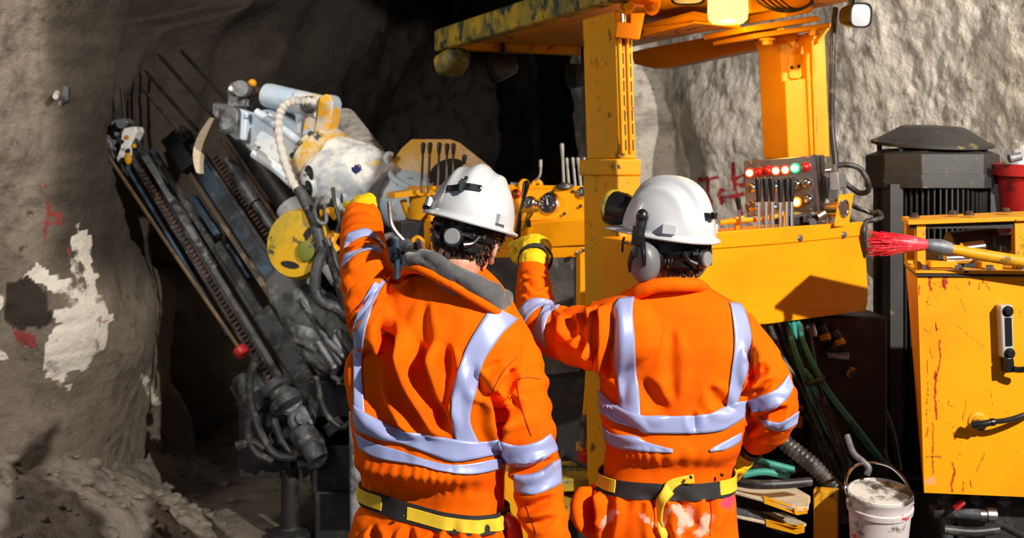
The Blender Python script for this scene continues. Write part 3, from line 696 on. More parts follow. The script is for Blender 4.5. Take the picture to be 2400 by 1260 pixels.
# cord of the headlamp over the left of the rim
g = G(); g.tube([Mk1 @ Vector((-.098, -.07, -.006)), Mk1 @ Vector((-.112, -.066, .004)), Mk1 @ Vector((-.118, -.045, .0)), Mk1 @ Vector((-.122, -.01, -.006))], [.006, .007, .007, .006], 10, 4); obj('brim_clip', g, M['black'], sh1)
# glove of the pointing arm
def glove(root, g, cuff=None, voxel=.0035, m='glove'):
    me = to_mesh(g, voxel, 3); V, n = co_of(me); set_co(me, V+n*(.0016*fbm(V*60, 2, 5))[:, None]); return link('glove', me, M[m], root, 180)
g = G()
fingers(g, [[(848, 516, 3.47, .047), (850, 500, 3.51, .047), (852, 486, 3.55, .044)],                       # wrist to palm
            [(868, 487, 3.56, .020), (869, 470, 3.575, .0175), (864, 462, 3.60, .016), (856, 467, 3.615, .014)],   # thumb folded up and over
            [(838, 487, 3.57, .017), (826, 484, 3.63, .0155), (818, 482, 3.69, .0145), (812, 480, 3.74, .0125)],  # pointing finger
            [(842, 490, 3.57, .017), (832, 494, 3.60, .0155), (828, 502, 3.585, .0145), (833, 508, 3.56, .013)],
            [(848, 493, 3.57, .017), (838, 501, 3.59, .0155), (836, 509, 3.575, .014), (840, 513, 3.55, .013)],
            [(856, 496, 3.57, .016), (850, 505, 3.585, .014), (848, 512, 3.565, .013), (850, 515, 3.545, .012)]])
g.ball(at(850, 484, 3.575), (.048, .035, .030)); glove(A, g)['label'] = 'yellow glove on the raised hand'
g = G(); fingers(g, [[(1292, 1305, 2.92, .042), (1297, 1345, 2.92, .040)], [(1290, 1352, 2.90, .016), (1284, 1385, 2.89, .014), (1288, 1405, 2.90, .012)], [(1298, 1356, 2.9, .016), (1296, 1395, 2.89, .014), (1298, 1418, 2.9, .012)], [(1306, 1355, 2.92, .016), (1307, 1392, 2.91, .014), (1307, 1414, 2.92, .012)], [(1312, 1350, 2.94, .015), (1315, 1382, 2.94, .013), (1315, 1400, 2.94, .011)], [(1280, 1325, 2.95, .018), (1270, 1350, 2.97, .015), (1270, 1368, 2.97, .013)]])
glove(A, g)
for x, y_, yw in ((895, Y1+.03, .1), (1142, Y1+.02, -.12)): boot(A, at(x, 2020, y_).x, y_, yw)
# reflective tape
W1 = [([(1152, 716), (1123, 762), (1094, 812), (1072, 873), (1057, 953), (1069, 1034), (1078, 1062)], [(1212, 748), (1185, 773), (1155, 812), (1132, 850), (1114, 920), (1101, 983), (1120, 1034), (1128, 1060)]),
      ([(886, 648), (858, 689), (833, 743), (829, 790), (829, 850), (830, 920), (831, 985)], [(905, 660), (886, 692), (868, 735), (855, 790), (848, 840), (850, 900), (856, 985)])]
H1 = [([(831, 948), (838, 955), (880, 982), (937, 1008), (1017, 1019), (1109, 1034), (1174, 1026)], [(834, 990), (842, 1008), (880, 1022), (937, 1037), (1000, 1060), (1061, 1080), (1110, 1074), (1174, 1062)]),
      ([(834, 1008), (840, 1017), (875, 1036), (948, 1058), (1006, 1078), (1072, 1088), (1173, 1072)], [(843, 1040), (848, 1052), (890, 1074), (985, 1091), (1028, 1103), (1101, 1111), (1176, 1096)])]
for e1, e2 in W1: cloth_obj('brace_tape', sheet_on(bv1, e1, e2, 48, 9, .0048), M['tape'], A)
for e1, e2 in H1: cloth_obj('waist_tape', sheet_on(bv1, e1, e2, 70, 8, .0064), M['tape'], A)
for e1, e2 in [([(1173, 1034), (1218, 1043), (1262, 1033), (1291, 1014)], [(1176, 1085), (1208, 1091), (1250, 1086), (1312, 1052)]), ([(1195, 1110), (1225, 1114), (1262, 1106), (1311, 1074)], [(1200, 1143), (1233, 1158), (1270, 1154), (1316, 1131)]),
               ([(815, 548), (842, 539), (866, 539), (899, 572)], [(806, 584), (833, 563), (858, 554), (880, 560), (901, 584)]), ([(808, 596), (842, 584), (866, 575), (884, 576), (893, 588)], [(802, 628), (831, 600), (856, 588), (878, 588), (891, 596)])]:
    cloth_obj('sleeve_tape', sheet_on(bv1, e1, e2, 40, 8, .0035), M['tape'], A)
# seams, pocket
g = G()
for l in ([(1212, 890), (1216, 930), (1232, 985), (1246, 1022)], [(1214, 888), (1240, 884), (1268, 888)], [(1228, 1165), (1240, 1205), (1258, 1250)], [(985, 1225), (980, 1258)], [(1028, 1220), (1028, 1258)], [(1110, 1225), (1115, 1255)], [(1052, 1228), (1095, 1226)]): g = G(); line_on(g, bv1, l); obj('seam', g, M['seam'], A)
g = G(); line_on(g, bv1, [(1150, 925), (1180, 870), (1214, 835)]); obj('shoulder_seam', g, M['seam'], A)
# belt
zb1 = at(0, 1146, Y1).z; slope1 = .05/.38
zf = lambda t: zb1-.175*math.sin(t)*slope1-.012
bl = obj('belt', ring_on(bv1, ax1, zf, -math.pi, math.pi, .050, .0105), M['belt'], A, .001, 50)
obj('belt_webbing', ring_on(bv1, ax1, lambda t: zf(t)-.010, R(-25), R(66), .032, .014, 60, 4), M['beltyel'], bl, .001)['label'] = 'yellow webbing strap on the black belt'
obj('belt_webbing', ring_on(bv1, ax1, lambda t: zf(t)-.006, R(-95), R(-58), .036, .014, 24, 4), M['beltyel'], bl, .001)
g = G(); p = Vector((ax1[0]+.167, ax1[1]-.075, zf(R(66))-.026)); g.lathe(p, (.6, -.8, 0), [(.022, 0), (.026, .003), (.022, .006), (.018, .003), (.022, 0)], 20, caps=False); obj('belt_ring', g, M['steel'], bl)
g = G(); g.lathe(Vector((ax1[0]-.063, ax1[1]-.135, zf(R(-23))-.026)), (-.3, -1, 0), [(.004, 0), (.004, .006), (.002, .008)], 12); obj('stud', g, M['black'], bl)
g = G(); g.tube([at(1186, 1205, 2.98), at(1200, 1230, 2.97), at(1205, 1270, 2.98), at(1195, 1330, 3.0)], [.010, .022, .024, .018], 12, 5); obj('tool_pouch', g, M['red'], A)['label'] = 'red pouch hanging at the right hip'

# ------------------------------------------------------------------ person with the ear defenders (left fist raised, right hand on hip)
Y2 = 3.15
B = thing('person', (at(1562, 400, Y2).x, Y2, 0), 'person in orange overalls wearing grey ear defenders, right hand on hip', 'person')
rows2 = [(655, 1505, 1632, .055), (672, 1478, 1655, .085), (690, 1450, 1692, .11), (715, 1430, 1738, .13), (755, 1414, 1768, .142), (800, 1405, 1778, .148), (870, 1402, 1768, .15), (940, 1403, 1752, .148), (1000, 1410, 1743, .152), (1036, 1416, 1735, .162), (1050, 1422, 1727, .150), (1066, 1418, 1723, .128), (1085, 1416, 1722, .122), (1115, 1410, 1716, .124), (1135, 1402, 1720, .13), (1165, 1392, 1724, .142), (1210, 1385, 1729, .155), (1280, 1382, 1733, .158), (1390, 1388, 1735, .14)]
armL2 = [(1468, 778, 3.06, .098), (1400, 788, 3.10, .094), (1335, 784, 3.15, .078), (1284, 770, 3.20, .066), (1257, 742, 3.24, .056), (1254, 700, 3.31, .054), (1250, 650, 3.39, .047), (1249, 616, 3.44, .045)]
armR2 = [(1718, 788, 3.14, .082), (1762, 838, 3.11, .074), (1798, 895, 3.08, .066), (1816, 945, 3.07, .063), (1812, 985, 3.10, .060), (1785, 1018, 3.16, .05), (1752, 1038, 3.22, .043)]
legs2 = [[(1472, 1380, Y2, .10), (1462, 1580, Y2-.02, .092), (1458, 1760, Y2, .085), (1455, 1960, Y2+.03, .085)], [(1650, 1380, Y2, .10), (1662, 1580, Y2-.02, .092), (1668, 1760, Y2, .085), (1672, 1960, Y2+.03, .085)]]
g = G(); loft(g, rows2, Y2)
for l in [armL2, armR2]+legs2: limb(g, l)
g.tube([at(1405, 1140, Y2), at(1386, 1190, Y2-.02), at(1392, 1250, Y2)], [.03, .038, .03], 12, 4)
me2 = to_mesh(g, .0062, 7)
creases2 = [
    ([(1440, 705), (1432, 770), (1424, 850), (1412, 905)], 10, -.013), ([(1405, 712), (1398, 780), (1392, 850)], 8, -.016), ([(1372, 725), (1375, 780), (1362, 835)], 9, -.016), ([(1338, 735), (1345, 775), (1340, 800)], 9, -.013), ([(1305, 800), (1345, 832), (1400, 850)], 10, -.010), ([(1388, 720), (1384, 790), (1378, 860)], 7, .009), ([(1420, 712), (1412, 800), (1402, 880)], 7, .008), ([(1290, 720), (1300, 770), (1290, 810)], 7, -.010),
    ([(1395, 885), (1430, 930), (1452, 955)], 10, -.014), ([(1405, 950), (1450, 985), (1520, 1025)], 9, -.010), ([(1230, 660), (1255, 672), (1288, 668)], 5, -.007), ([(1222, 690), (1255, 690), (1290, 685)], 5, -.006), ([(1225, 640), (1250, 648), (1280, 642)], 4, -.005),
    ([(1575, 760), (1572, 860), (1580, 950)], 10, -.005), ([(1505, 880), (1530, 940), (1575, 960)], 14, -.008), ([(1625, 960), (1627, 990), (1630, 1015)], 6, -.006), ([(1660, 900), (1685, 940), (1725, 960)], 10, -.007),
    ([(1752, 905), (1775, 880), (1800, 850)], 8, -.014), ([(1760, 930), (1790, 905), (1815, 890)], 6, -.008), ([(1752, 800), (1760, 860), (1752, 920)], 8, -.018), ([(1790, 975), (1815, 968), (1850, 955)], 7, -.014), ([(1745, 1010), (1780, 985), (1800, 970)], 8, -.012), ([(1760, 1030), (1800, 1020), (1840, 1000)], 5, -.007),
    ([(1500, 1140), (1545, 1190), (1535, 1300)], 10, -.010), ([(1430, 1145), (1425, 1200), (1420, 1280)], 9, -.010), ([(1560, 1145), (1600, 1180), (1640, 1250)], 10, -.007), ([(1400, 1140), (1388, 1190), (1396, 1250)], 9, -.03), ([(1670, 1150), (1665, 1250)], 9, -.007), ([(1565, 1220), (1560, 1300), (1562, 1390)], 10, -.02)]
ax2 = (at(1564, 400, Y2).x, Y2)
def ex2(V, x, y, n):
    th = np.arctan2(V[:, 0]-ax2[0], -(V[:, 1]-ax2[1])); tor = (np.hypot(V[:, 0]-ax2[0], V[:, 1]-ax2[1]) < .225)
    gat = sstep(1042, 1060, y)*(1-sstep(1088, 1098, y))*tor; up = sstep(1146, 1160, y)*(1-sstep(1170, 1220, y))*tor
    D = gat*(.0038*np.sin(th*36+7*vnoise(V*np.array([8, 8, 5]), 4))+.0022*fbm(V*np.array([60, 60, 14]), 2, 44))*(.55+.45*vnoise(V*np.array([14, 14, 9]), 46))+up*.004*np.sin(th*26+3*vnoise(V*6, 6))
    D += .0045*fbm(V*np.array([8, 8, 3]), 3, 32)*tor*(1-gat)+.0025*fbm(V*16, 2, 39)
    return D+arm_wrinkles(V, [(armL2, .0060), (armR2, .0045)])
folds(me2, creases2, ex2)
V, _n = co_of(me2); x, y = proj(V); n1 = fbm(V*np.array([30, 30, 12]), 3, 71); bk_ = V[:, 1] < Y2+.02
ch_ = np.zeros(len(x))
for pts, w_ in (([(1580, 1190), (1598, 1208), (1590, 1245)], 13), ([(1560, 1200), (1548, 1250)], 10), ([(1505, 1208), (1532, 1230)], 11), ([(1615, 1185), (1618, 1225)], 9), ([(1665, 1210), (1640, 1250)], 12), ([(1410, 1230), (1440, 1200)], 8)): ch_ = np.maximum(ch_, np.clip(.95-seg_dist(x, y, pts)/w_*.55+n1*.45, 0, 1))
pk_ = np.clip(1.0-seg_dist(x, y, [(1698, 1150), (1708, 1165), (1702, 1180)])/14*.6+n1*.4, 0, 1)
paint(me2, np.stack([ch_*bk_, pk_*bk_, np.zeros(len(x))], -1)); paint(me1, np.zeros((len(me1.vertices), 3)))
attr_layers(M['orange'], [(0, (.90, .40, .30)), (1, (.85, .06, .10))], rough_scale=70)
bv2 = bvh_of(me2); link('overalls', me2, M['orange'], B, 180)
Mh2 = Matrix.Translation(at(1568, 585, 3.14)) @ Matrix.Rotation(R(2), 4, 'Y') @ Matrix.Rotation(R(44), 4, 'Z') @ Matrix.Rotation(R(4), 4, 'X')
body(B, Mh2, rows2, Y2, [armL2+[(1248, 598, 3.48, .036)], armR2+[(1738, 1060, 3.24, .035)]]+legs2, [at(1568, 690, 3.15)])
hair_on(B, Mh2, -.086, 'hair', False, 9)
g = G(); P = [at(*p) for p in [(1478, 700, 3.16), (1482, 690, 3.07), (1525, 672, 3.035), (1580, 666, 3.03), (1630, 668, 3.06), (1650, 676, 3.13), (1640, 672, 3.2), (1560, 680, 3.25), (1490, 695, 3.22), (1478, 700, 3.16)]]
g.tube(P, [.016, .018, .020, .022, .019, .016, .016, .016, .016, .016], 14, 6)
me_ = to_mesh(g, .005, 3); V, n = co_of(me_); set_co(me_, V+n*(.0025*fbm(V*22, 2, 3))[:, None]); link('collar', me_, M['orange'], B, 180)
Mk2 = Matrix.Translation(at(1567, 540, 3.13)) @ Matrix.Rotation(R(1.5), 4, 'Y') @ Matrix.Rotation(R(46), 4, 'Z') @ Matrix.Rotation(R(6), 4, 'X')
sh2, prof2, R32 = helmet_dress(B, Mk2, 2)
# lamp clip low on the back of the shell
g = G(); p0 = Mk2 @ (prof2(R(-92), R(66))*1.03); g.box(p0, (.034, .022, .014), R32); g.box(p0+R32 @ Vector((0, -.012, .002)), (.016, .012, .018), R32); obj('lamp_clip', g, M['black'], sh2, .002)
# headlamp on the front
g = G(); c = Mk2 @ Vector((0, .158, .034)); fw = R32 @ Vector((0, 1, .02))
g.lathe(c-fw*.034, fw, [(.026, 0), (.040, .010), (.047, .035), (.049, .075), (.045, .082)], 28); hl = obj('headlamp', g, M['black'], sh2, .002)
g = G(); g.lathe(c-fw*.034, fw, [(.0495, .070), (.052, .074), (.052, .082), (.046, .084)], 28); obj('lamp_bezel', g, M['yellow_grime'], sh2)['label'] = 'yellow ring of the headlamp'
# ear defenders
for s_ in (-1, 1):
    q = R32; ear = Mk2 @ Vector((s_*.100, -.012, -.078)); out = (q @ Vector((s_, -.12, -.12))).normalized(); up = q @ Vector((0, .12, 1)); fr = out.cross(up).normalized()*(-s_); up = fr.cross(out).normalized()*(1 if fr.cross(out).dot(up) > 0 else -1)
    q3 = Matrix((fr, up, out)).transposed(); g = G(); vs = []
    prof_ = [(.0, .046), (.5, .045), (.8, .040), (.97, .028), (1.04, .010), (1.03, .0), (.9, -.004)]
    for f_, h in prof_:
        for k in range(32):
            a = 2*math.pi*k/32; vs.append(ear+q3 @ Vector((.041*max(f_, .01)*math.cos(a), .056*max(f_, .01)*math.sin(a), h)))
    g.faces(vs, [(i*32+k, i*32+(k+1) % 32, (i+1)*32+(k+1) % 32, (i+1)*32+k) for i in range(6) for k in range(32)]+[tuple(range(31, -1, -1)), tuple(range(6*32, 7*32))])
    cup = obj('ear_defender', g, M['cup'], B, 0, 60); cup['label'] = 'grey ear cup on a black arm'
    g = G(); g.lathe(ear-out*.022, out, [(.036, 0), (.044, .006), (.044, .016), (.038, .022)], 28); obj('ear_cushion', g, M['black'], cup)
    g = G(); top = Mk2 @ Vector((s_*.121, .0, .040)); mid = Mk2 @ Vector((s_*.131, -.004, -.008))
    g.tube([top+out*.004, mid+out*.004, ear+up*.062+out*.020, ear+up*.020+fr*.012+out*.047], [.015, .014, .012, .008], 14, 5)
    g.tube([ear+up*.062+out*.020, ear+up*.030-fr*.02+out*.046, ear-up*.004-fr*.020+out*.047], [.010, .007, .005], 10, 5); g.tube([ear+up*.030+fr*.012+out*.046, ear+up*.004+fr*.026+out*.044, ear-up*.024+fr*.030+out*.036], [.008, .006, .006], 10, 5)
    g.ball(top+out*.006, (.017, .017, .022), q); g.box(mid+out*.012, (.022, .022, .05), q); obj('ear_defender_arm', g, M['black'], cup)
# spectacle arm at the left temple
g = G(); g.tube([Mk2 @ Vector((-.082, .01, -.050)), Mk2 @ Vector((-.079, .06, -.046)), Mk2 @ Vector((-.068, .098, -.048))], .003, 8, 4); g.tube([Mk2 @ Vector((-.068, .098, -.035)), Mk2 @ Vector((-.058, .108, -.05)), Mk2 @ Vector((-.066, .100, -.075))], .0035, 8, 4); obj('safety_glasses', g, M['black'], B)
# raised fist, index finger bent forward
g = G()
fingers(g, [[(1249, 612, 3.42, .043), (1250, 598, 3.46, .050), (1251, 583, 3.52, .050)],
            [(1236, 570, 3.545, .022), (1222, 578, 3.60, .020), (1214, 590, 3.60, .018), (1217, 603, 3.565, .015)],
            [(1244, 566, 3.55, .022), (1226, 568, 3.62, .019), (1208, 574, 3.66, .0165), (1198, 578, 3.70, .014)],
            [(1256, 564, 3.555, .022), (1240, 566, 3.62, .019), (1230, 578, 3.63, .017), (1232, 592, 3.60, .015)],
            [(1268, 567, 3.55, .021), (1258, 568, 3.61, .018), (1246, 582, 3.62, .016), (1246, 594, 3.595, .014)],
            [(1228, 600, 3.50, .022), (1214, 606, 3.53, .018), (1206, 596, 3.56, .016), (1204, 586, 3.575, .0135)]])
g.ball(at(1252, 578, 3.52), (.056, .045, .040)); gl = glove(B, g); gl['label'] = 'yellow glove of the raised fist'
g = G(); P = [at(1249, 606, 3.43)]; axd = (at(1250, 590, 3.50)-at(1249, 616, 3.44)).normalized(); g.lathe(at(1255, 607, 3.435), axd, [(.050, -.012), (.054, .004), (.050, .012), (.046, .010), (.049, -.006)], 32, caps=False); obj('glove_cuff', g, M['glove_dark'], gl)
g = G(); fingers(g, [[(1752, 1042, 3.22, .040), (1738, 1062, 3.24, .042), (1726, 1082, 3.24, .040)], [(1722, 1098, 3.22, .017), (1706, 1118, 3.24, .015), (1694, 1128, 3.27, .013)], [(1730, 1100, 3.24, .017), (1714, 1120, 3.27, .015), (1700, 1130, 3.30, .013)], [(1736, 1096, 3.26, .017), (1724, 1116, 3.29, .015), (1710, 1128, 3.32, .013)], [(1740, 1090, 3.28, .016), (1732, 1108, 3.31, .013), (1722, 1118, 3.33, .012)], [(1722, 1066, 3.21, .019), (1708, 1078, 3.20, .016), (1698, 1086, 3.20, .014)]])
glove(B, g)['label'] = 'yellow glove of the hand on the hip'
g = G(); p = at(1762, 1040, 3.2); g.lathe(p, (at(1745, 1052, 3.23)-p), [(.046, -.01), (.048, .012), (.040, .014), (.040, -.008)], 24, caps=False); obj('cuff_strap', g, M['black'], B)
for x, y_, yw in ((1455, Y2+.03, .12), (1672, Y2+.03, -.12)): boot(B, at(x, 1960, y_).x, y_, yw)
W2 = [([(1452, 700), (1438, 720), (1438, 760), (1439, 810), (1446, 880), (1454, 950), (1458, 985)], [(1486, 697), (1482, 731), (1486, 790), (1490, 850), (1496, 910), (1501, 975)]),
      ([(1690, 684), (1709, 712), (1718, 763), (1720, 810), (1713, 870), (1701, 957), (1694, 985)], [(1712, 688), (1738, 716), (1757, 774), (1758, 820), (1750, 872), (1727, 940), (1716, 985)])]
H2 = [([(1406, 913), (1418, 926), (1440, 948), (1501, 972), (1574, 974), (1650, 970), (1691, 957), (1723, 941), (1746, 938)], [(1409, 964), (1420, 976), (1440, 991), (1493, 1006), (1530, 1014), (1632, 1014), (1687, 1008), (1716, 994), (1742, 977)])]
for e1, e2 in W2: cloth_obj('brace_tape', sheet_on(bv2, e1, e2, 48, 9, .0045), M['tape'], B)
for e1, e2 in H2: cloth_obj('waist_tape', sheet_on(bv2, e1, e2, 80, 8, .0064), M['tape'], B)
cloth_obj('waist_tape', sheet_on(bv2, [(1414, 996), (1435, 1015), (1486, 1023), (1523, 1037), (1576, 1052)], [(1419, 1028), (1435, 1043), (1460, 1052), (1523, 1058), (1576, 1060)], 50, 6, .004), M['tape'], B)
cloth_obj('waist_tape', sheet_on(bv2, [(1662, 1053), (1690, 1037), (1736, 1012)], [(1664, 1058), (1701, 1052), (1733, 1034)], 30, 5, .004), M['tape'], B)
for e1, e2 in [([(1749, 938), (1790, 926), (1826, 905), (1847, 876)], [(1767, 966), (1805, 959), (1838, 940), (1858, 908)]), ([(1776, 975), (1800, 986), (1830, 988), (1871, 962)], [(1793, 998), (1820, 1009), (1842, 1006), (1866, 992)]),
               ([(1212, 737), (1222, 720), (1240, 703), (1267, 699), (1300, 706)], [(1226, 764), (1236, 748), (1252, 730), (1274, 718), (1308, 726)]), ([(1275, 716), (1260, 750), (1250, 785)], [(1312, 716), (1286, 740), (1277, 775), (1280, 815)])]:
    cloth_obj('sleeve_tape', sheet_on(bv2, e1, e2, 40, 8, .0035), M['tape'], B)
g = G()
for l in ([(1437, 1150), (1480, 1158), (1536, 1160)], [(1560, 1160), (1640, 1158), (1700, 1150)], [(1663, 1150), (1668, 1200), (1664, 1255)], [(1392, 715), (1386, 790), (1390, 860)], [(1755, 740), (1765, 830), (1756, 920)]): g = G(); line_on(g, bv2, l); obj('seam', g, M['seam'], B)
zb2 = at(0, 1094, Y2).z
bl = obj('belt', ring_on(bv2, ax2, lambda t: zb2-.010, -math.pi, math.pi, .044, .0105), M['belt'], B, .001, 50)
obj('belt_webbing', ring_on(bv2, ax2, lambda t: zb2-.008, R(48), R(95), .038, .014, 24, 4), M['beltyel'], bl, .001)
obj('belt_webbing', ring_on(bv2, ax2, lambda t: zb2-.010, R(-90), R(-58), .034, .014, 24, 4), M['beltyel'], bl, .001)
g = sheet_on(bv2, [(1622, 1105), (1585, 1114), (1560, 1128), (1552, 1150), (1545, 1200), (1540, 1275)], [(1625, 1129), (1592, 1138), (1572, 1148), (1566, 1165), (1562, 1210), (1558, 1278)], 50, 5, .019)
st = cloth_obj('hanging_strap', g, M['beltyel'], B, .003); st['label'] = 'yellow strap hanging down from the belt'
g = G(); g.lathe(at(1618, 1117, 2.99), (0.2, -1, 0), [(.004, 0), (.004, .006), (.002, .008)], 12); obj('stud', g, M['black'], bl); g = G(); g.lathe(at(1690, 1112, 3.03), (0.6, -1, 0), [(.004, 0), (.004, .006), (.002, .008)], 12); obj('stud', g, M['black'], bl)
# ================================================================== the rig: operator's stand on the right
AX = Vector((-.40, .917, 0)); LX = Vector((.917, .40, 0)); UP = Vector((0, 0, 1))   # the rig's forward and sideways directions
RQ = Matrix((LX, AX, UP)).transposed()
def zof(py, Y): return H-(py-HY)*Y/F
def upright(g, C, wl, wa, z0, z1, lean=-.035, zr=None):
    """rectangular post, C its corner nearest the viewer (plan), wl across, wa along the rig; leans a little"""
    zr = z0 if zr is None else zr; C = Vector((C[0], C[1], 0)); vs = []
    for z in (z0, z1):
        for a, b in ((0, 0), (wl, 0), (wl, wa), (0, wa)):
            p = C+LX*a+AX*b; vs.append(Vector((p.x+lean*(z-zr), p.y, z)))
    return g.faces(vs, [(3, 2, 1, 0), (4, 5, 6, 7), (0, 1, 5, 4), (1, 2, 6, 5), (2, 3, 7, 6), (3, 0, 4, 7)])
def quad(g, pts, d): return g.prism([at(*p) for p in pts], d)

# ---------------- canopy on its posts
cz = 2.55
CAN = thing('canopy', (.45, 4.5, 0), 'yellow steel canopy on two posts over the operator stand', 'canopy')
FLc = Vector((-.369, 6.0, cz))
def can(a, b, z=0): return FLc+LX*a-AX*b+UP*z
g = G(); g.prism([can(0, 0, .05), can(1.05, 0, .05), can(1.0, 2.4, .05), can(0, 2.4, .05)], (0, 0, .03)); obj('roof_plate', g, M['yellow_worn'], CAN, .004)
g = G(); g.prism([can(-.035, -.03, 0), can(.035, -.03, 0), can(.035, 2.4, 0), can(-.035, 2.4, 0)], (0, 0, .115)); obj('side_beam', g, M['yellow_grime'], CAN, .012)
g = G(); g.prism([can(.03, -.03, .01), can(1.05, -.03, .01), can(1.05, .04, .01), can(.03, .04, .01)], (0, 0, .06)); obj('front_beam', g, M['yellow_worn'], CAN, .006)
g = G(); quad(g, [(1478, 122, 6.02), (1520, 112, 5.9), (1805, 60, 5.0), (1822, 104, 4.95), (1562, 157, 5.75), (1535, 161, 5.85), (1486, 150, 6.0)], LX*.07); g.hexbolt(at(1496, 134, 5.98), -LX, .014, .012); obj('side_beam', g, M['yellow'], CAN, .008)
g = G(); quad(g, [(1478, 93, 4.9), (1627, 54, 4.62), (1735, 66, 4.62), (1738, 48, 4.62), (1627, 26, 4.62), (1478, 66, 4.9)], AX*.05)
quad(g, [(1478, 93, 4.9), (1627, 54, 4.62), (1735, 66, 4.62), (1735, 63, 4.7), (1627, 50, 5.0), (1478, 84, 5.3)], UP*.008); obj('channel', g, M['yellow_worn'], CAN, .003)
g = G(); quad(g, [(1480, 22, 4.95), (1900, 2, 4.8), (1900, -30, 4.8), (1480, -10, 4.95)], AX*.1); obj('rear_beam', g, M['yellow_worn'], CAN, .006)
# left post: flanged column in a square socket
px_ = (at(1452, 0, 4.30).x, 4.30)
g = G(); zb, zt = zof(372, 4.3), zof(25, 4.3); upright(g, px_, .074, .27, zb, zt, -.032)
obj('post', g, M['yellow_worn'], CAN, .006)
g = G()
for i, (a, w_) in enumerate(((.006, .014), (.040, .012))):
    C = Vector((px_[0], px_[1], 0))+LX*a-AX*.012; upright(g, C, w_, .02, zb+.02, zof(88, 4.3), -.032, zb)
obj('post_rail', g, M['yellow'], CAN, .003)
rnd = random.Random(3)
g = G()
for a in (.024, .056):
    for k in range(9):
        z = zb+.03+k*.055+rnd.uniform(0, .01); C = Vector((px_[0]-.032*(z-zb), px_[1], 0))+LX*a-AX*.0035; upright(g, C, .006, .01, z, z+.04, -.032)
obj('rail_slot', g, M['dark'], CAN)
obj_each('gusset', [lambda g: quad(g, [(1441, 88, 4.27), (1500, 92, 4.33), (1496, 56, 4.33), (1446, 50, 4.27)], AX*.03), lambda g: quad(g, [(1478, 92, 4.31), (1500, 92, 4.33), (1512, 30, 4.36), (1478, 30, 4.31)], AX*.02)], M['yellow'], CAN, .003)
obj_each('clamp_bolt', [lambda g: g.hexbolt(at(1468, 16, 4.25), -AX, .02, .03), lambda g: g.hexbolt(at(1526, 18, 4.3), -AX, .02, .03)], M['yellow'], CAN)
g = G(); g.ptube([(1461, 25, 4.26), (1462, 52, 4.26)], .008, 10, 1); obj('stud', g, M['chrome'], CAN)
g = G(); quad(g, [(1460, 4, 4.26), (1548, 16, 4.32), (1548, 0, 4.32), (1490, -30, 4.3), (1460, -30, 4.26)], AX*.06); obj('clamp_plate', g, M['yellow'], CAN, .004)
# socket of the left post
cs = (at(1446, 0, 4.24).x, 4.24); z1 = zof(372, 4.24); g = G()
upright(g, cs, .105, .315, zof(412, 4.24), z1, -.012); upright(g, (cs[0]+.004, cs[1]+.012), .095, .285, .62, zof(405, 4.24), -.012, z1); obj('post_socket', g, M['yellow_worn'], CAN, .007)
# right post
Yp = 4.8; g = G(); quad(g, [(1818, 84, Yp), (1934, 78, Yp+.02), (1946, 368, Yp+.02), (1842, 372, Yp), (1836, 250, Yp), (1830, 118, Yp)], AX*.16); obj('post', g, M['yellow'], CAN, .006)
g = G(); quad(g, [(1840, 190, Yp-.02), (1888, 183, Yp-.02), (1898, 372, Yp-.02), (1848, 374, Yp-.02)], AX*.025); obj('post_cover', g, M['yellow'], CAN, .003)
g = G(); quad(g, [(1889, 125, Yp-.03), (1898, 125, Yp-.03), (1908, 372, Yp-.03), (1900, 372, Yp-.03)], AX*.04); quad(g, [(1902, 75, Yp-.04), (1907, 75, Yp-.04), (1916, 372, Yp-.03), (1910, 372, Yp-.03)], AX*.05); obj('post_rail', g, M['yellow'], CAN, .002)
g = G()
for (x, y0, y1) in ((1906, 183, 205), (1910, 270, 312), (1893, 235, 262), (1895, 320, 350)): quad(g, [(x, y0, Yp-.022), (x+3.5, y0, Yp-.022), (x+5, y1, Yp-.022), (x+1.5, y1, Yp-.022)], AX*.02)
obj('rail_slot', g, M['dark'], CAN)
g = G(); quad(g, [(1850, 128, Yp-.008), (1879, 125, Yp-.008), (1881, 178, Yp-.008), (1876, 184, Yp-.008), (1854, 185, Yp-.008), (1850, 180, Yp-.008)], AX*.012); pl = obj('cover_plate', g, M['yellow'], CAN, .004)
g = G(); g.hexbolt(at(1856, 158, Yp-.01), -AX, .0045, .006); g.hexbolt(at(1872, 155, Yp-.01), -AX, .0045, .006); obj('screw', g, M['dark'], pl)
obj_each('gusset', [lambda g: quad(g, [(1838, 82, Yp-.012), (1872, 78, Yp-.012), (1860, 112, Yp-.012)], AX*.02), lambda g: quad(g, [(1916, 98, Yp-.02), (1942, 62, Yp-.02), (1946, 66, Yp-.02), (1920, 102, Yp-.02)], AX*.03)], M['yellow'], CAN, .003)
g = G(); quad(g, [(1768, 78, 4.62), (1950, 52, 4.66), (1950, 64, 4.66), (1768, 90, 4.62)], AX*.3); quad(g, [(1746, 62, 4.58), (1916, 36, 4.62), (1926, 48, 4.62), (1746, 76, 4.58)], AX*.3); quad(g, [(1840, 40, 4.56), (1905, 28, 4.58), (1905, 10, 4.58), (1840, 18, 4.56)], AX*.25)
obj('post_flange', g, M['yellow'], CAN, .004)
obj_each('flange_bolt', [lambda g: g.hexbolt(at(1798, 92, 4.66), -UP, .022, .022), lambda g: g.hexbolt(at(1908, 70, 4.68), -UP, .022, .022)], M['yellow'], CAN)
g = G(); quad(g, [(1758, 30, 4.5), (1905, 8, 4.52), (1905, -20, 4.52), (1758, -5, 4.5)], AX*.12); obj('lamp_bracket', g, M['yellow'], CAN, .004)
g = G()
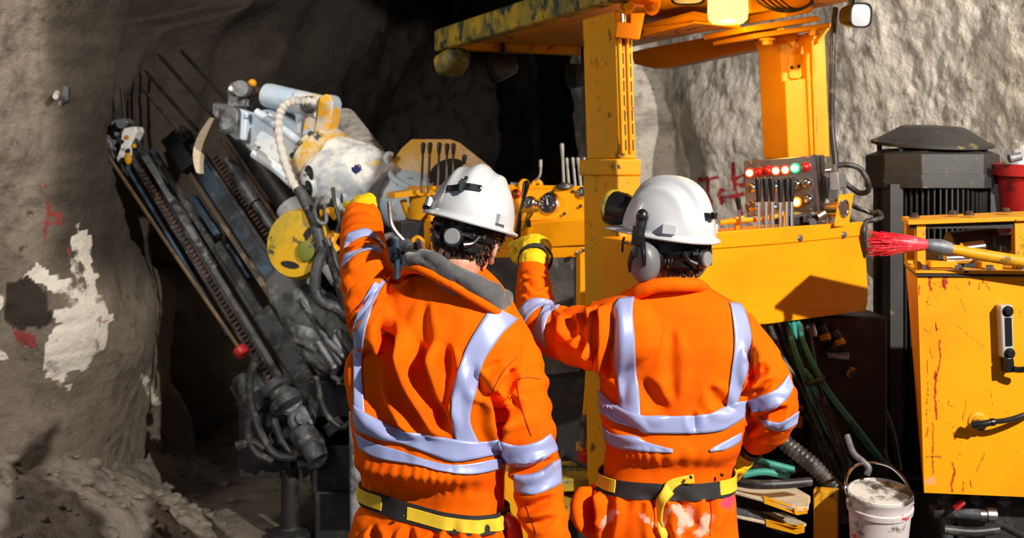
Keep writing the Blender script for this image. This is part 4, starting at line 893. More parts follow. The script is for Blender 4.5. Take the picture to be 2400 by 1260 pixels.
for k in range(5): g.ptube([(1765+k*14, -8, 4.45), (1790+k*16, 14+k, 4.43), (1830+k*12, 27-k*2, 4.43), (1872+k*6, 24-k*3, 4.45), (1905, 8-k*3, 4.5)], .0045, 6)
obj('wiring', g, M['rubber'], CAN)

# ---------------- lamps
M['beacon'] = glow('amber_beacon_glow', (1, .66, .10), 4.2, (1, .6, .05)); M['lens'] = glow('lamp_lens', (.9, .95, 1), .03, (.42, .43, .45))
bt = thing('beacon_light', at(1706, -20, 4.4), 'glowing amber beacon hanging under the canopy roof', 'lamp')
g = G(); c = at(1706, 0, 4.4); s = 4.4/F; pr = [(.1*s, -54), (36, -54), (45, -46), (47, -30), (46.5, 0), (47, 20), (45, 34), (40, 44)]
g.lathe(c, UP, [(r_*s if i else .001, h*s) for i, (r_, h) in enumerate(pr)], 40); obj('lens', g, M['beacon'], bt, 0, 50)
g = G(); g.lathe(c+UP*(44*s), UP, [(42*s, 0), (50*s, 2*s), (50*s, 24*s), (30*s, 30*s)], 32); obj('base', g, M['black'], bt, .003)
lamp('beacon_bulb', 'POINT', at(1706, 62, 4.36), 13, (1, .56, .08), shadow_soft_size=.05)
def work_light(c, fw, w_, h_, label, lens=True, deep=.10, body='black', tilt=0):
    t = thing('work_light', c, label, 'lamp', None); fw = Vector(fw).normalized(); rt = fw.cross(UP).normalized(); up = rt.cross(fw)
    def rr(k, d, e=3.2):
        out = []
        for i in range(32):
            a = 2*math.pi*i/32; cx, sx = math.cos(a), math.sin(a); out.append(Vector(c)+fw*d+rt*(w_/2*k*math.copysign(abs(cx)**(2/e), cx))+up*(h_/2*k*math.copysign(abs(sx)**(2/e), sx)))
        return out
    def shell(rings):
        g = G(); vs = [p for r_ in rings for p in r_]; m = len(rings)
        return g.faces(vs, [(i*32+k, i*32+(k+1) % 32, (i+1)*32+(k+1) % 32, (i+1)*32+k) for i in range(m-1) for k in range(32)]+[tuple(range(31, -1, -1)), tuple(range((m-1)*32, m*32))])
    obj('housing', shell([rr(.45, -deep), rr(.75, -deep*.85), rr(.95, -deep*.35), rr(1.0, 0), rr(1.04, .012), rr(1.03, .022), rr(.92, .022), rr(.90, .012)]), M[body], t, 0, 40)
    obj('lens', shell([rr(.90, .010), rr(.88, .017), rr(.6, .021)]), M['lens' if lens else 'dark'], t, 0, 50)
    g = G(); g.tube([Vector(c)+UP*(h_*.5+.09)-fw*.05, Vector(c)+UP*(h_*.30)-fw*.05], .012, 10); obj('bracket', g, M['black'], t)
    return t
work_light(at(2012, 36, 4.25), (.22, -1, -.1), .088, .092, 'square work light with a clear lens at the right end of the canopy', True, .10, 'black')
work_light(at(1612, -10, 4.4), (-.05, -.86, -.5), .13, .06, 'work light left of the amber beacon under the canopy roof', True, .09)
work_light(at(1056, 150, 5.95), (-.5, .8, -.35), .165, .12, 'dark work light under the far left corner of the canopy', False, .12, 'yellow_grime')
work_light(at(1160, 162, 6.05), (-.75, -.3, -.25), .13, .14, 'middle of three dark work lights under the far edge of the canopy', False, .12)
work_light(at(1347, 178, 6.15), (-.9, -.35, -.1), .13, .13, 'dark work light half hidden behind the left canopy post', False, .10, 'grime')

# ---------------- tray with the valve levers
def thing_at(name, px, Y, z, label, cat, group=None): p = at(px, 0, Y); return thing(name, (p.x, p.y, z), label, cat, group)
TR = thing_at('lever_tray', 1850, 4.4, .9, 'yellow steel tray on the right holding the valve levers', 'control box')
def trY(px): return 3.98+(px-1500)*.00092
def T(px, py, d=0): return (px, py, trY(px)+d)
g = G(); quad(g, [T(1500, 566), T(1826, 541), T(2026, 522), T(2036, 690), T(2030, 726), T(1800, 757), T(1640, 765), T(1500, 760)], AX*.30); obj('box', g, M['yellow'], TR, .006)
g = G(); quad(g, [T(1500, 556, -.008), T(1826, 533, -.008), T(2024, 519, -.008), T(2026, 552, -.008), T(1826, 572, -.008), T(1500, 596, -.008)], AX*.02); obj('lip', g, M['yellow'], TR, .004)
g = G(); quad(g, [T(1500, 727, -.006), T(1826, 730, -.006), T(2034, 704, -.006), T(2030, 728, -.006), T(1800, 759, -.006), T(1640, 766, -.006), T(1500, 762, -.006)], AX*.02); obj('lower_lip', g, M['yellow'], TR, .003)
for x, y in ((1875, 558), (1978, 550)):
    g = G(); g.hexbolt(at(*T(x, y, -.008)), -AX, .009, .009); obj('bolt', g, M['steel'], TR)
g = G(); g.ptube([(1688, 522, 4.3), (1742, 510, 4.32), (1745, 520, 4.34)], .009, 8, 1); g.ptube([(1688, 522, 4.3), (1742, 516, 4.3), (1790, 513, 4.32), (1822, 506, 4.34), (1838, 499, 4.36)], .009, 8, 2); g.ptube([(1729, 510, 4.33), (1731, 545, 4.33)], .016, 8, 1); g.ptube([(1834, 500, 4.38), (1836, 545, 4.38)], .014, 8, 1); obj('guard_bar', g, M['yellow'], TR)
def lever(x0, y0, x1, y1, Y0, Y1, kn, rk, rr_, mk='black', mr='steel', label=None, group=None, name='lever'):
    """hand lever from knob top to foot"""
    a, b = at(x0, y0, Y0), at(x1, y1, Y1); t = thing(name, b, label, 'lever', group); d = (b-a).normalized(); L = (b-a).length
    g = G(); g.tube([a+d*(L*kn*.9), b], rr_, 8); obj('rod', g, M[mr], t)
    g = G(); g.lathe(a, d, [(rk*.55, 0), (rk*.95, rk*.5), (rk, L*kn*.25), (rk*.62, L*kn), (rk*.4, L*kn*1.02)], 16); obj('grip', g, M[mk], t); return t
LG = 'valve levers on the right tray'
for i, (x, y, w_) in enumerate(((1777, 416, 'first'), (1794, 415, 'second'), (1809, 415, 'third'), (1829, 417, 'fourth'), (1844, 415, 'fifth'), (1856, 415, 'sixth'))):
    Yl = trY(x)+.04; lever(x, y, x+(3 if i < 3 else 0), 552, Yl+.02, Yl, .42, .0125, .007, label=w_+' from the left of six black-gripped levers in front of the lamp panel', group=LG)
lever(1936, 415, 1941, 545, 4.44, 4.43, .40, .0115, .0075, label='black-gripped lever standing alone beside the grey junction box', group=LG)
lever(1729, 461, 1738, 545, 4.28, 4.28, .35, .011, .005, label='short thin lever with a small black knob by the yellow guard bar', group=LG)
g = G(); quad(g, [(1850, 528, 4.36), (1850, 507, 4.36), (1900, 498, 4.38), (1925, 510, 4.4), (1930, 530, 4.4)], AX*.1); obj('valve_block', g, M['dark'], TR, .006)
obj_each('fitting', [lambda g: g.lathe(at(1903, 520, 4.36), (0, -1, .1), [(.014, 0), (.014, .012)], 20), lambda g: g.ptube([(1888, 505, 4.36), (1888, 520, 4.36)], .012, 10, 1), lambda g: g.ptube([(1915, 508, 4.37), (1932, 498, 4.38)], .012, 10, 1)], M['chrome'], TR)

# ---------------- lamp panel
LP = thing_at('control_panel', 1840, 4.6, 1.72, 'metal panel with lit red, amber and green indicator lamps', 'control panel')
def pz(u, v, o=0):
    """a spot on the panel face, u across, v down"""
    a, b, c, d = (1743, 378), (1909, 363), (1921, 496), (1750, 508)
    x = (a[0]*(1-u)+b[0]*u)*(1-v)+(d[0]*(1-u)+c[0]*u)*v; y = (a[1]*(1-u)+b[1]*u)*(1-v)+(d[1]*(1-u)+c[1]*u)*v
    return at(x, y, 4.62-.14*u)
pn = (pz(1, 0)-pz(0, 0)).cross(pz(0, 1)-pz(0, 0)).normalized(); pn = pn if pn.y < 0 else -pn
g = G(); g.prism([pz(0, 0), pz(1, 0), pz(1, 1), pz(0, 1)], -pn*.16); pb = obj('box', g, M['stainless'], LP, .004)
g = G(); g.prism([pz(.97, -.01)+pn*.002, pz(1.01, -.01)+pn*.002, pz(1.01, 1.0)+pn*.002, pz(.97, 1.0)+pn*.002], -pn*.02); obj('edge', g, M['steel'], LP)
M['lred'] = mat('red_lamp_glass', (.45, .012, .012), .15, coat=.5); M['lred_on'] = glow('red_lamp_lit', (1, .32, .02), 3.2, (.7, .05, .01)); M['lred_core'] = glow('lamp_core_lit', (1, .75, .12), 8)
M['lgreen_on'] = glow('green_lamp_lit', (.03, .75, .30), .9, (.0, .3, .1)); M['lgreen_core'] = glow('green_core_lit', (.45, 1, .72), 2.6); M['lamber_on'] = glow('amber_lamp_lit', (1, .30, .01), 1.1, (.7, .2, .01)); M['lred_rim'] = glow('red_lamp_rim', (1, .03, .015), .55, (.5, .02, .01))
def pxuv(x, y):
    best = None
    for i in range(61):
        for j in range(61):
            p = pz(i/60, j/60); d = (1200+p.x*F/p.y-x)**2+(HY-(p.z-H)*F/p.y-y)**2
            if best is None or d < best[0]: best = (d, i/60, j/60)
    return best[1], best[2]
for x, y, kind in ((1759, 405, 'a'), (1781, 402, 'r'), (1801, 400, 'r'), (1821, 400, 'a'), (1841, 398, 'a'), (1865, 394, 'g'), (1888, 392, 'r'), (1867, 473, 'o')):
    u, v = pxuv(x, y); c = pz(u, v); g = G(); g.lathe(c, pn, [(.0205, 0), (.0205, .006), (.018, .010)], 24); bz = obj('indicator_lamp', g, M[{'a': 'lred_rim', 'r': 'lred', 'g': 'lgreen_on', 'o': 'lamber_on'}[kind]], LP)
    bz['label'] = {'a': 'lit amber lamp in a red ring', 'r': 'unlit red lamp', 'g': 'lit green lamp', 'o': 'lit orange lamp'}[kind]
    g = G(); g.lathe(c+pn*.008, pn, [(.014, 0), (.013, .008), (.008, .014), (.002, .016)], 20); obj('lens', g, M[{'a': 'lred_core', 'r': 'lred', 'g': 'lgreen_core', 'o': 'lred_core'}[kind]], bz, 0, 60)
for x, y in ((1868, 431), (1893, 429), (1895, 467), (1756, 483), (1771, 481), (1764, 440), (1815, 485), (1817, 437)):
    u, v = pxuv(x, y); c = pz(u, v); g = G(); g.lathe(c, pn, [(.019, 0), (.019, .006), (.013, .008), (.012, .022), (.009, .024)], 20); g.box(c+pn*.028, (.006, .012, .022), None); obj('switch', g, M['chrome'], LP)
for u, v in ((.1, .04), (.9, .04), (.12, .95), (.88, .95)):
    g = G(); g.lathe(pz(u, v), pn, [(.006, 0), (.006, .003), (.002, .005)], 12); obj('screw', g, M['steel'], LP)
JB = thing_at('junction_box', 1962, 4.45, 1.85, 'grey cable junction box right of the lamp panel', 'junction box')
g = G(); quad(g, [(1942, 406, 4.44), (1964, 403, 4.42), (1968, 446, 4.42), (1944, 447, 4.44)], (.03, .08, 0)); obj('box', g, M['grey_rubber'], JB, .004)
g = G(); quad(g, [(1965, 406, 4.43), (1983, 408, 4.5), (1985, 438, 4.5), (1967, 442, 4.43)], (0, .06, 0)); obj('lid', g, M['cup'], JB, .003)
g = G(); g.ptube([(1932, 400, 4.44), (1946, 398, 4.44)], .012, 12, 1); g.ptube([(1936, 402, 4.44), (1936, 412, 4.44)], .010, 10, 1); g.ptube([(1956, 385, 4.46), (1957, 403, 4.46)], .010, 10, 1); obj('cable_gland', g, M['steel'], JB)
def hose(px, r, m, label, cat='hose', name='hose', group=None, sub=8, n=12):
    g = G(); g.ptube(px, r, n, sub); o = obj(name, g, M[m], None, 0, 60); tag(o, label, cat, group); p = at(*px[-1]); return rebase(o, p)
hose([(1958, 20, 4.55), (1953, 80, 4.5), (1950, 200, 4.5), (1950, 300, 4.5), (1957, 370, 4.47), (1958, 402, 4.46)], .0115, 'rubber', 'black cable hanging down the right side of the right canopy post', 'cable', 'cable')
hose([(1958, 388, 4.46), (1985, 386, 4.48), (2015, 395, 4.48), (2034, 425, 4.48), (2034, 447, 4.49), (2015, 452, 4.52), (1992, 438, 4.54), (1978, 425, 4.54)], .011, 'rubber', 'black cable looped to the right of the grey junction box', 'cable', 'cable')
GB = thing_at('gauge_bracket', 1975, 4.4, 1.65, 'yellow plate with a round chrome gauge at the right end of the tray', 'gauge')
g = G(); quad(g, [(1955, 530, 4.36), (1966, 457, 4.40), (1997, 452, 4.46), (1985, 530, 4.42)], (.01, .01, .0)); obj('plate', g, M['yellow_worn'], GB, .002)
g = G(); o = at(1975, 488, 4.41); nn = (at(1997, 452, 4.46)-at(1966, 457, 4.40)).cross(UP).normalized(); nn = nn if nn.y < 0 else -nn
g.lathe(o-nn*.06, nn, [(.034, 0), (.036, .01), (.036, .068), (.032, .070), (.031, .066)], 28); gg = obj('gauge', g, M['chrome'], GB)
g = G(); g.lathe(o+nn*.002, nn, [(.031, 0), (.030, .003)], 28); obj('dial', g, M['dark'], gg)
g = G(); g.ptube([(1992, 478, 4.46), (2012, 488, 4.5), (2030, 494, 4.52), (2050, 500, 4.52)], .010, 10, 3); obj('coupling', g, M['chrome'], GB)
hose([(2046, 500, 4.52), (2060, 497, 4.5), (2066, 508, 4.48), (2050, 515, 4.46), (2030, 520, 4.46), (2024, 545, 4.44), (2030, 600, 4.46)], .010, 'rubber', 'short black hose curling from the gauge coupling beside the tray', 'hose')

# ---------------- electric motor
MO = thing_at('electric_motor', 2182, 4.75, .6, 'dark grey finned electric motor with a fan cowl against the right wall', 'motor')
s = 4.75/F; mc = at(2182, 0, 4.95)
def octa(g, hw, ch, z0, z1, hw1=None, ch1=None):
    def ring(h, c, z): return [Vector((mc.x+x*s, mc.y+y*s, z)) for x, y in ((-h, -h+c), (-h+c, -h), (h-c, -h), (h, -h+c), (h, h-c), (h-c, h), (-h+c, h), (-h, h-c))]
    g.faces(ring(hw, ch, z0)+ring(hw1 or hw, ch1 or ch, z1), [(7, 6, 5, 4, 3, 2, 1, 0), tuple(range(8, 16))]+[(i, (i+1) % 8, (i+1) % 8+8, i+8) for i in range(8)]); return g
zz = lambda py: zof(py, 4.68)
g = G(); octa(g, 138, 66, zz(440), zz(360)); octa(g, 140, 67, zz(442), zz(408)); octa(g, 138, 66, zz(361), zz(345), 100, 45); cw = obj('fan_cowl', g, M['motor'], MO, .004)
g = G(); cap_c = Vector((mc.x+2*s, mc.y, zz(338))); g.lathe(cap_c, Vector((.02, -.10, 1)), [(136*s, 0), (143*s, 2*s), (143*s, 9*s), (132*s, 12*s), (78*s, 44*s), (70*s, 47*s), (0, 48*s)], 40); obj('rain_cap', g, M['motor'], MO, 0, 25)
for x, y in ((-100, -80), (98, -82), (-100, 80), (98, 80)):
    g = G(); g.tube([Vector((mc.x+x*s, mc.y+y*s, zz(362))), Vector((mc.x+x*s, mc.y+y*s, zz(334)))], .012, 8); obj('cap_strut', g, M['motor'], MO)
for x, y in ((2073, 425), (2300, 417)):
    g = G(); g.hexbolt(Vector((at(x, 0, 4.75).x, mc.y-104*s, zz(y-4))) if False else at(x, y, 4.76), (-.7 if x < 2150 else .7, -.7, 0), .006, .006); obj('screw', g, M['dark'], MO)
g = G(); g.lathe(Vector((mc.x, mc.y, .6)), UP, [(96*s, 0), (96*s, zz(430)-.6)], 40)
for k in range(64):
    a = 2*math.pi*k/64; u = Vector((math.cos(a), math.sin(a), 0)); q = Matrix((u, UP.cross(u), UP)).transposed()
    g.box(Vector((mc.x, mc.y, (zz(432)+.62)/2))+u*(112*s), (46*s, 3.2*s, zz(432)-.62), q)
for x, y in ((118, -72), (-118, -72)): g.box(Vector((mc.x+x*s, mc.y+y*s, (zz(432)+.62)/2)), (30*s, 60*s, zz(432)-.62))
g.box(Vector((mc.x, mc.y, .62)), (.5, .5, .08)); obj('finned_body', g, M['motor'], MO)

# ---------------- hydraulic tank
TK = thing_at('hydraulic_tank', 2300, 3.9, .75, 'large yellow hydraulic tank with red paint runs at the right edge', 'tank')
M['tank'] = mat('scratched_yellow_tank_paint', (.82, .31, .002), .45, spec=.22, var=[((.74, .26, .002), 3, .42, .68), ((.32, .15, .01), 34, .67, .74)], coat=.03)
attr_layers(M['tank'], [(0, (.30, .008, .008)), (1, (.035, .02, .012)), (2, (.62, .30, .16))], crisp=())
tl, tr_, tt, tb = at(2150, 642, 3.7), at(2590, 646, 3.72), 0, 0
def tf(u, v):
    a, b, c, d = Vector((2150, 646)), Vector((2590, 648)), Vector((2590, 1172)), Vector((2166, 1154)); p = (a*(1-u)+b*u)*(1-v)+(d*(1-u)+c*u)*v; return at(p.x, p.y, 3.70)
nu, nv = 210, 250; vs = [tf(i/nu, j/nv) for j in range(nv+1) for i in range(nu+1)]
fs = [(j*(nu+1)+i, (j+1)*(nu+1)+i, (j+1)*(nu+1)+i+1, j*(nu+1)+i+1) for j in range(nv) for i in range(nu)]
bk = [at(2123, 624, 4.1), Vector((tf(1, 0).x+.1, 4.1, tf(1, 0).z)), Vector((tf(1, 1).x+.1, 4.1, tf(1, 1).z)), at(2160, 1100, 4.1)]
o0 = len(vs); vs += bk; TL, TRr, BR, BL = 0, nu, nv*(nu+1)+nu, nv*(nu+1)
fs += [tuple(range(0, nu+1))+(o0+1, o0), tuple(range(BR, BL-1, -1))+(o0+3, o0+2), tuple(j*(nu+1) for j in range(nv, -1, -1))+(o0, o0+3), tuple(j*(nu+1)+nu for j in range(nv+1))+(o0+2, o0+1), (o0, o0+1, o0+2, o0+3)]
me = bpy.data.meshes.new('shell'); me.from_pydata([tuple(v) for v in vs], [], fs)
V = np.array([tuple(v) for v in vs]); x, y = proj(V); n1 = fbm(V*60, 3, 3); n2 = fbm(V*140, 2, 4); red = np.zeros(len(x)); blk = np.zeros(len(x)); chp = np.zeros(len(x))
def stroke(A, pts, w_, amt=1): return np.maximum(A, amt*np.clip(1.3-seg_dist(x+n1*2, y, pts)/(w_*(1+.5*n2)), 0, 1))
for pts, w_ in (([(2177, 646), (2180, 672), (2183, 678)], 4), ([(2175, 650), (2186, 652)], 3), ([(2213, 646), (2214, 672)], 4), ([(2219, 648), (2219, 664)], 3.5), ([(2210, 655), (2213, 680)], 2), ([(2270, 660), (2270, 668)], 2.5), ([(2299, 650), (2303, 662)], 2.5), ([(2295, 664), (2296, 677)], 1.8), ([(2310, 660), (2318, 682)], 1.4),
                ([(2203, 797), (2203, 850), (2194, 880), (2192, 930), (2193, 982)], 2.2), ([(2192, 870), (2192, 920)], 3), ([(2180, 815), (2183, 840)], 1.2), ([(2236, 1013), (2236, 1028)], 2.4), ([(2234, 1085), (2237, 1105), (2231, 1120), (2232, 1150)], 3), ([(2176, 1000), (2170, 1025)], 1.6), ([(2186, 990), (2186, 1110)], 1.5), ([(2258, 1130), (2256, 1150)], 1.6), ([(2194, 760), (2194, 773)], 1.6), ([(2155, 668), (2154, 690)], 2)): red = stroke(red, pts, w_)
for pts, w_ in (([(2194, 757), (2194, 774)], 1.8), ([(2265, 937), (2257, 985)], .9), ([(2306, 1062), (2288, 1105)], 1.2), ([(2237, 1015), (2237, 1028)], 1.4), ([(2168, 1070), (2208, 1069)], 1.3), ([(2223, 938), (2222, 948), (2236, 953)], .9), ([(2172, 840), (2175, 900), (2170, 990)], .8), ([(2320, 915), (2328, 950)], .8), ([(2360, 956), (2359, 968)], 1), ([(2240, 760), (2310, 815)], .5), ([(2178, 690), (2170, 715), (2182, 712)], .8), ([(2166, 770), (2180, 780)], .8), ([(2250, 700), (2262, 730)], .7), ([(2275, 1125), (2276, 1140)], 2), ([(2390, 725), (2392, 735)], .8)): blk = stroke(blk, pts, w_, .9)
chp = .8*in_poly(x+n1*3, y+n1*3, [(2168, 1128), (2185, 1118), (2196, 1112), (2192, 1130), (2172, 1137)]); red = np.maximum(red, .8*(n2+.25*vnoise(V*9, 4) > 1.08)*(x < 2260)*(x > 2160)); blk = np.maximum(blk, .7*(fbm(V*90, 2, 9) > 1.15))
paint(me, np.stack([red, blk, chp], -1)); link('shell', me, M['tank'], TK, 30)
g = G(); g.prism([at(2120, 618, 4.1), at(2146, 640, 3.69), at(2592, 642, 3.69), Vector((tf(1, 0).x+.1, 4.1, at(0, 618, 4.1).z))], (0, 0, -.010)); obj('lid_gasket', g, M['dark'], TK, .001)
g = G(); g.prism([at(2119, 612, 4.1), at(2145, 633, 3.685), at(2594, 636, 3.685), Vector((tf(1, 0).x+.11, 4.1, at(0, 612, 4.1).z))], (0, 0, -.010)); obj('lid', g, M['yellow_worn'], TK, .002)
for x_, y_, Yy in ((2167, 630, 3.73), (2246, 630, 3.73), (2320, 630, 3.73), (2139, 616, 4.0), (2392, 631, 3.73)):
    g = G(); g.hexbolt(at(x_, y_, Yy), UP, .012, .012); obj('lid_bolt', g, M['steel'], TK)
# sight glass
g = G(); quad(g, [(2345, 716, 3.66), (2374, 714, 3.66), (2377, 836, 3.66), (2350, 838, 3.66)], (0, .04, 0)); sg = obj('sight_glass', g, M['alloy'], TK, .004); sg['label'] = 'metal level gauge with a dark window'
g = G(); quad(g, [(2356, 744, 3.657), (2371, 744, 3.657), (2373, 810, 3.657), (2358, 811, 3.657)], (0, .004, 0)); obj('window', g, M['black'], sg)
for y_ in (729, 828):
    g = G(); g.hexbolt(at(2362 if y_ < 800 else 2366, y_, 3.66), (0, -1, 0), .012, .010); obj('gauge_bolt', g, M['black'], sg)
g = G(); quad(g, [(2356, 838, 3.65), (2376, 838, 3.65), (2380, 872, 3.65), (2358, 874, 3.65)], (0, .04, 0)); g.ptube([(2376, 865, 3.65), (2392, 866, 3.64), (2420, 862, 3.62)], .010, 10, 3); obj('sensor_plug', g, M['black'], sg, .003)
# cable plug
g = G(); c = at(2290, 986, 3.705); g.lathe(c, (0, -1, 0), [(.034, 0), (.031, .010), (.022, .013), (.020, .02)], 28); bo = obj('cable_boss', g, M['yellow_worn'], TK)
g = G(); g.lathe(at(2288, 992, 3.70), (-.1, -1, .05), [(.016, 0), (.018, .03), (.016, .05)], 18); g.ptube([(2278, 995, 3.655), (2300, 994, 3.645), (2322, 989, 3.64), (2330, 988, 3.64)], [.015, .013, .010, .008], 14, 3); g.ptube([(2322, 989, 3.64), (2330, 988, 3.64)], .013, 12, 1); obj('cable_plug', g, M['black'], bo)
hose([(2326, 988, 3.64), (2360, 984, 3.62), (2400, 972, 3.61), (2450, 950, 3.62), (2520, 900, 3.66)], .0085, 'rubber', 'black cable plugged into the front of the yellow tank', 'cable', 'cable')
# frame over the pump on the tank
FR = thing_at('pump_guard', 2260, 3.85, 1.6, 'small yellow steel guard frame standing on the hydraulic tank', 'guard')
g = G(); g.prism([at(2112, 507, 3.95), at(2128, 517, 3.72), at(2560, 502, 3.72), at(2500, 490, 3.95)], (0, 0, -.014)); obj('top_plate', g, M['yellow_worn'], FR, .002)
g = G(); quad(g, [(2132, 519, 3.74), (2560, 505, 3.74), (2560, 535, 3.74), (2132, 536, 3.74)], (0, .01, 0)); obj('apron', g, M['dark'], FR, .001)
for pts, Yy in (([(2148, 520), (2170, 520), (2170, 634), (2150, 636)], 3.735), ([(2124, 514), (2141, 514), (2141, 620), (2126, 616)], 3.93), ([(2378, 512), (2404, 512), (2404, 634), (2380, 634)], 3.735), ([(2328, 500), (2346, 500), (2344, 560), (2326, 560)], 3.93)):
    g = G(); quad(g, [(a, b, Yy) for a, b in pts], (0, .03, 0)); obj('leg', g, M['yellow_worn'], FR, .002)
for x_, y_, Yy in ((2143, 508, 3.82), (2233, 502, 3.86), (2271, 503, 3.8), (2358, 496, 3.85)):
    g = G(); g.hexbolt(at(x_, y_, Yy), UP, .012, .012); obj('bolt', g, M['rust'], FR)
PU = thing_at('pump', 2260, 3.9, 1.6, 'dark greasy pump with chrome fittings under the yellow guard frame', 'pump')
g = G(); g.ptube([(2225, 580, 3.9), (2310, 572, 3.9)], .055, 24, 1); g.lathe(at(2310, 572, 3.9), (1, 0, .02), [(.05, 0), (.06, .01), (.06, .03), (.035, .04), (.035, .10), (.05, .11), (.05, .14)], 24); g.box(at(2250, 612, 3.9), (.2, .12, .06)); obj('housing', g, M['dark'], PU, .003)
obj_each('fitting', [lambda g: g.ptube([(2255, 584, 3.80), (2305, 578, 3.80)], .022, 16, 1), lambda g: g.ptube([(2215, 606, 3.80), (2280, 604, 3.8)], .018, 14, 1), lambda g: g.lathe(at(2366, 570, 3.86), (1, 0, 0), [(.03, 0), (.042, .01), (.042, .03), (.03, .04)], 20)], M['chrome'], PU)
obj_each('bracket', [lambda g: g.box(at(2318, 622, 3.78), (.07, .05, .028)), lambda g: g.box(at(2205, 618, 3.8), (.09, .06, .02))], M['yellow'], PU, .002)
# brush laid across
BR_ = thing_at('paint_brush', 2220, 3.66, 1.6, 'long paint brush with wet red bristles and a yellow handle lying on the tank', 'brush')
g = G(); g.ptube([(2222, 582, 3.62), (2300, 597, 3.62), (2420, 616, 3.62), (2520, 632, 3.62)], [.016, .019, .018, .017], 16, 4); obj('handle', g, M['yellow_worn'], BR_)
g = G(); g.ptube([(2166, 572, 3.62), (2180, 575, 3.62), (2205, 579, 3.62), (2228, 584, 3.62)], [.016, .022, .026, .022], 18, 5); obj('ferrule', g, M['greysteel'], BR_)
g = G(); rnd = random.Random(11); a0 = at(2172, 573, 3.62); M['bristle'] = mat('red_paint_bristles', (.88, .03, .05), .45, var=[((.92, .22, .25), 60, .5, .7), ((.9, .004, .01), 9, .5, .62)], coat=.3)
g.ptube([(2170, 573, 3.62), (2130, 571, 3.62), (2085, 572, 3.62), (2062, 574, 3.62)], [.018, .028, .034, .016], 16, 5)
for i in range(260):
    aa = rnd.uniform(0, 6.28); r0 = .016*math.sqrt(rnd.random()); r1 = .043*math.sqrt(rnd.random())+.003; L = rnd.uniform(90, 138); e = at(2170-L, 568+rnd.uniform(-3, 3)+.02*L, 3.62)+Vector((0, math.cos(aa)*r1, math.sin(aa)*r1*.85))
    b = a0+Vector((0, math.cos(aa)*r0, math.sin(aa)*r0)); g.tube([b, b.lerp(e, .5)+Vector((0, rnd.uniform(-.003, .003), rnd.uniform(-.003, .004))), e], [.0022, .0018, .0009], 4, 2)
obj('bristles', g, M['bristle'], BR_, 0, 60)
# pipework under the tank
VP = thing_at('valve_pipework', 2280, 3.8, .6, 'grimy drain pipes with a red valve handle under the yellow tank', 'pipes')
g = G()
for x_, y0, y1, r_ in ((2220, 1150, 1290, .020), (2286, 1150, 1290, .018), (2350, 1150, 1290, .020)): g.ptube([(x_, y0, 3.85), (x_, y1, 3.85)], r_, 14, 1); g.ptube([(x_, 1168, 3.85), (x_, 1182, 3.85)], r_*1.5, 6, 1); g.ptube([(x_, 1210, 3.85), (x_, 1222, 3.85)], r_*1.45, 6, 1)
g.ptube([(2192, 1186, 3.82), (2192, 1200, 3.82), (2235, 1200, 3.80), (2300, 1206, 3.78)], .020, 14, 1); obj('pipe', g, M['grime'], VP)
g = G(); g.lathe(at(2296, 1206, 3.78), (1, -.1, 0), [(.020, 0), (.020, .02), (.026, .022), (.026, .05), (.018, .056)], 20); obj('valve_cap', g, M['steel'], VP)
g = G(); quad(g, [(2238, 1192, 3.74), (2262, 1174, 3.74), (2264, 1182, 3.74), (2244, 1198, 3.74)], (0, .03, 0)); obj('valve_handle', g, M['red'], VP, .003)
g = G(); g.ptube([(2212, 1240, 3.75), (2280, 1246, 3.74), (2340, 1240, 3.74)], .016, 12, 3); g.ptube([(2350, 1230, 3.74), (2400, 1255, 3.7)], .015, 12, 2); obj('drain_hose', g, M['rubber'], VP)

# ---------------- the rig's body behind the hoses
CH = thing_at('rig_chassis', 1700, 5.0, 0, 'dark oily body of the rig behind the hoses and people', 'machine body')
g = G(); quad(g, [(1290, 860, 5.1), (2200, 800, 5.3), (2200, 1330, 5.3), (1290, 1180, 5.1)], AX*.5); obj('hull', g, M['dark'], CH, .01)
obj_each('bracket', [lambda g: quad(g, [(1850, 770, 4.7), (2125, 760, 4.9), (2125, 800, 4.9), (1850, 820, 4.7)], AX*.2), lambda g: quad(g, [(1890, 820, 4.85), (1955, 810, 4.9), (1955, 900, 4.9), (1890, 900, 4.85)], AX*.05)], M['rust'], CH, .004)
obj_each('strut', [lambda g: quad(g, [(2000, 735, 4.8), (2022, 730, 4.8), (2030, 1010, 4.8), (2012, 1010, 4.8)], AX*.05), lambda g: quad(g, [(2072, 735, 4.95), (2115, 730, 4.95), (2112, 960, 4.95), (2080, 960, 4.95)], AX*.04)], M['greysteel'], CH, .004)
g = G(); quad(g, [(1180, 1090, 4.35), (1238, 1085, 4.35), (1250, 1300, 4.35), (1180, 1300, 4.35)], AX*.4); obj('yellow_panel', g, M['yellow_worn'], CH, .01)
g = G(); quad(g, [(1395, 1100, 4.7), (2170, 1120, 4.7), (2170, 1500, 4.7), (1300, 1500, 4.7)], AX*.3); obj('lower_hull', g, M['dark'], CH, .01)
obj_each('foot_board', [lambda g: quad(g, [(1240, 1125, 4.5), (1420, 1120, 4.5), (1420, 1150, 4.5), (1240, 1155, 4.5)], AX*.3), lambda g: quad(g, [(1300, 1190, 4.4), (1420, 1185, 4.4), (1420, 1215, 4.4), (1300, 1220, 4.4)], AX*.3)], M['yellow_grime'], CH, .006)
g = G(); g.box(at(2420, 800, 4.75)+Vector((0, .1, -.25)), (.55, .5, 1.3)); obj('engine_box', g, M['dark'], CH, .01)
g = G(); g.box(Vector((1.25, 4.05, .24)), (.5, .45, .48)); g.box(Vector((1.62, 4.3, .33)), (1.3, .9, .10)); obj('deck', g, M['dark'], CH, .01)
g = G(); g.box(Vector((1.75, 4.0, .55)), (.5, .35, .5)); obj('tank_cradle', g, M['dark'], CH, .01)
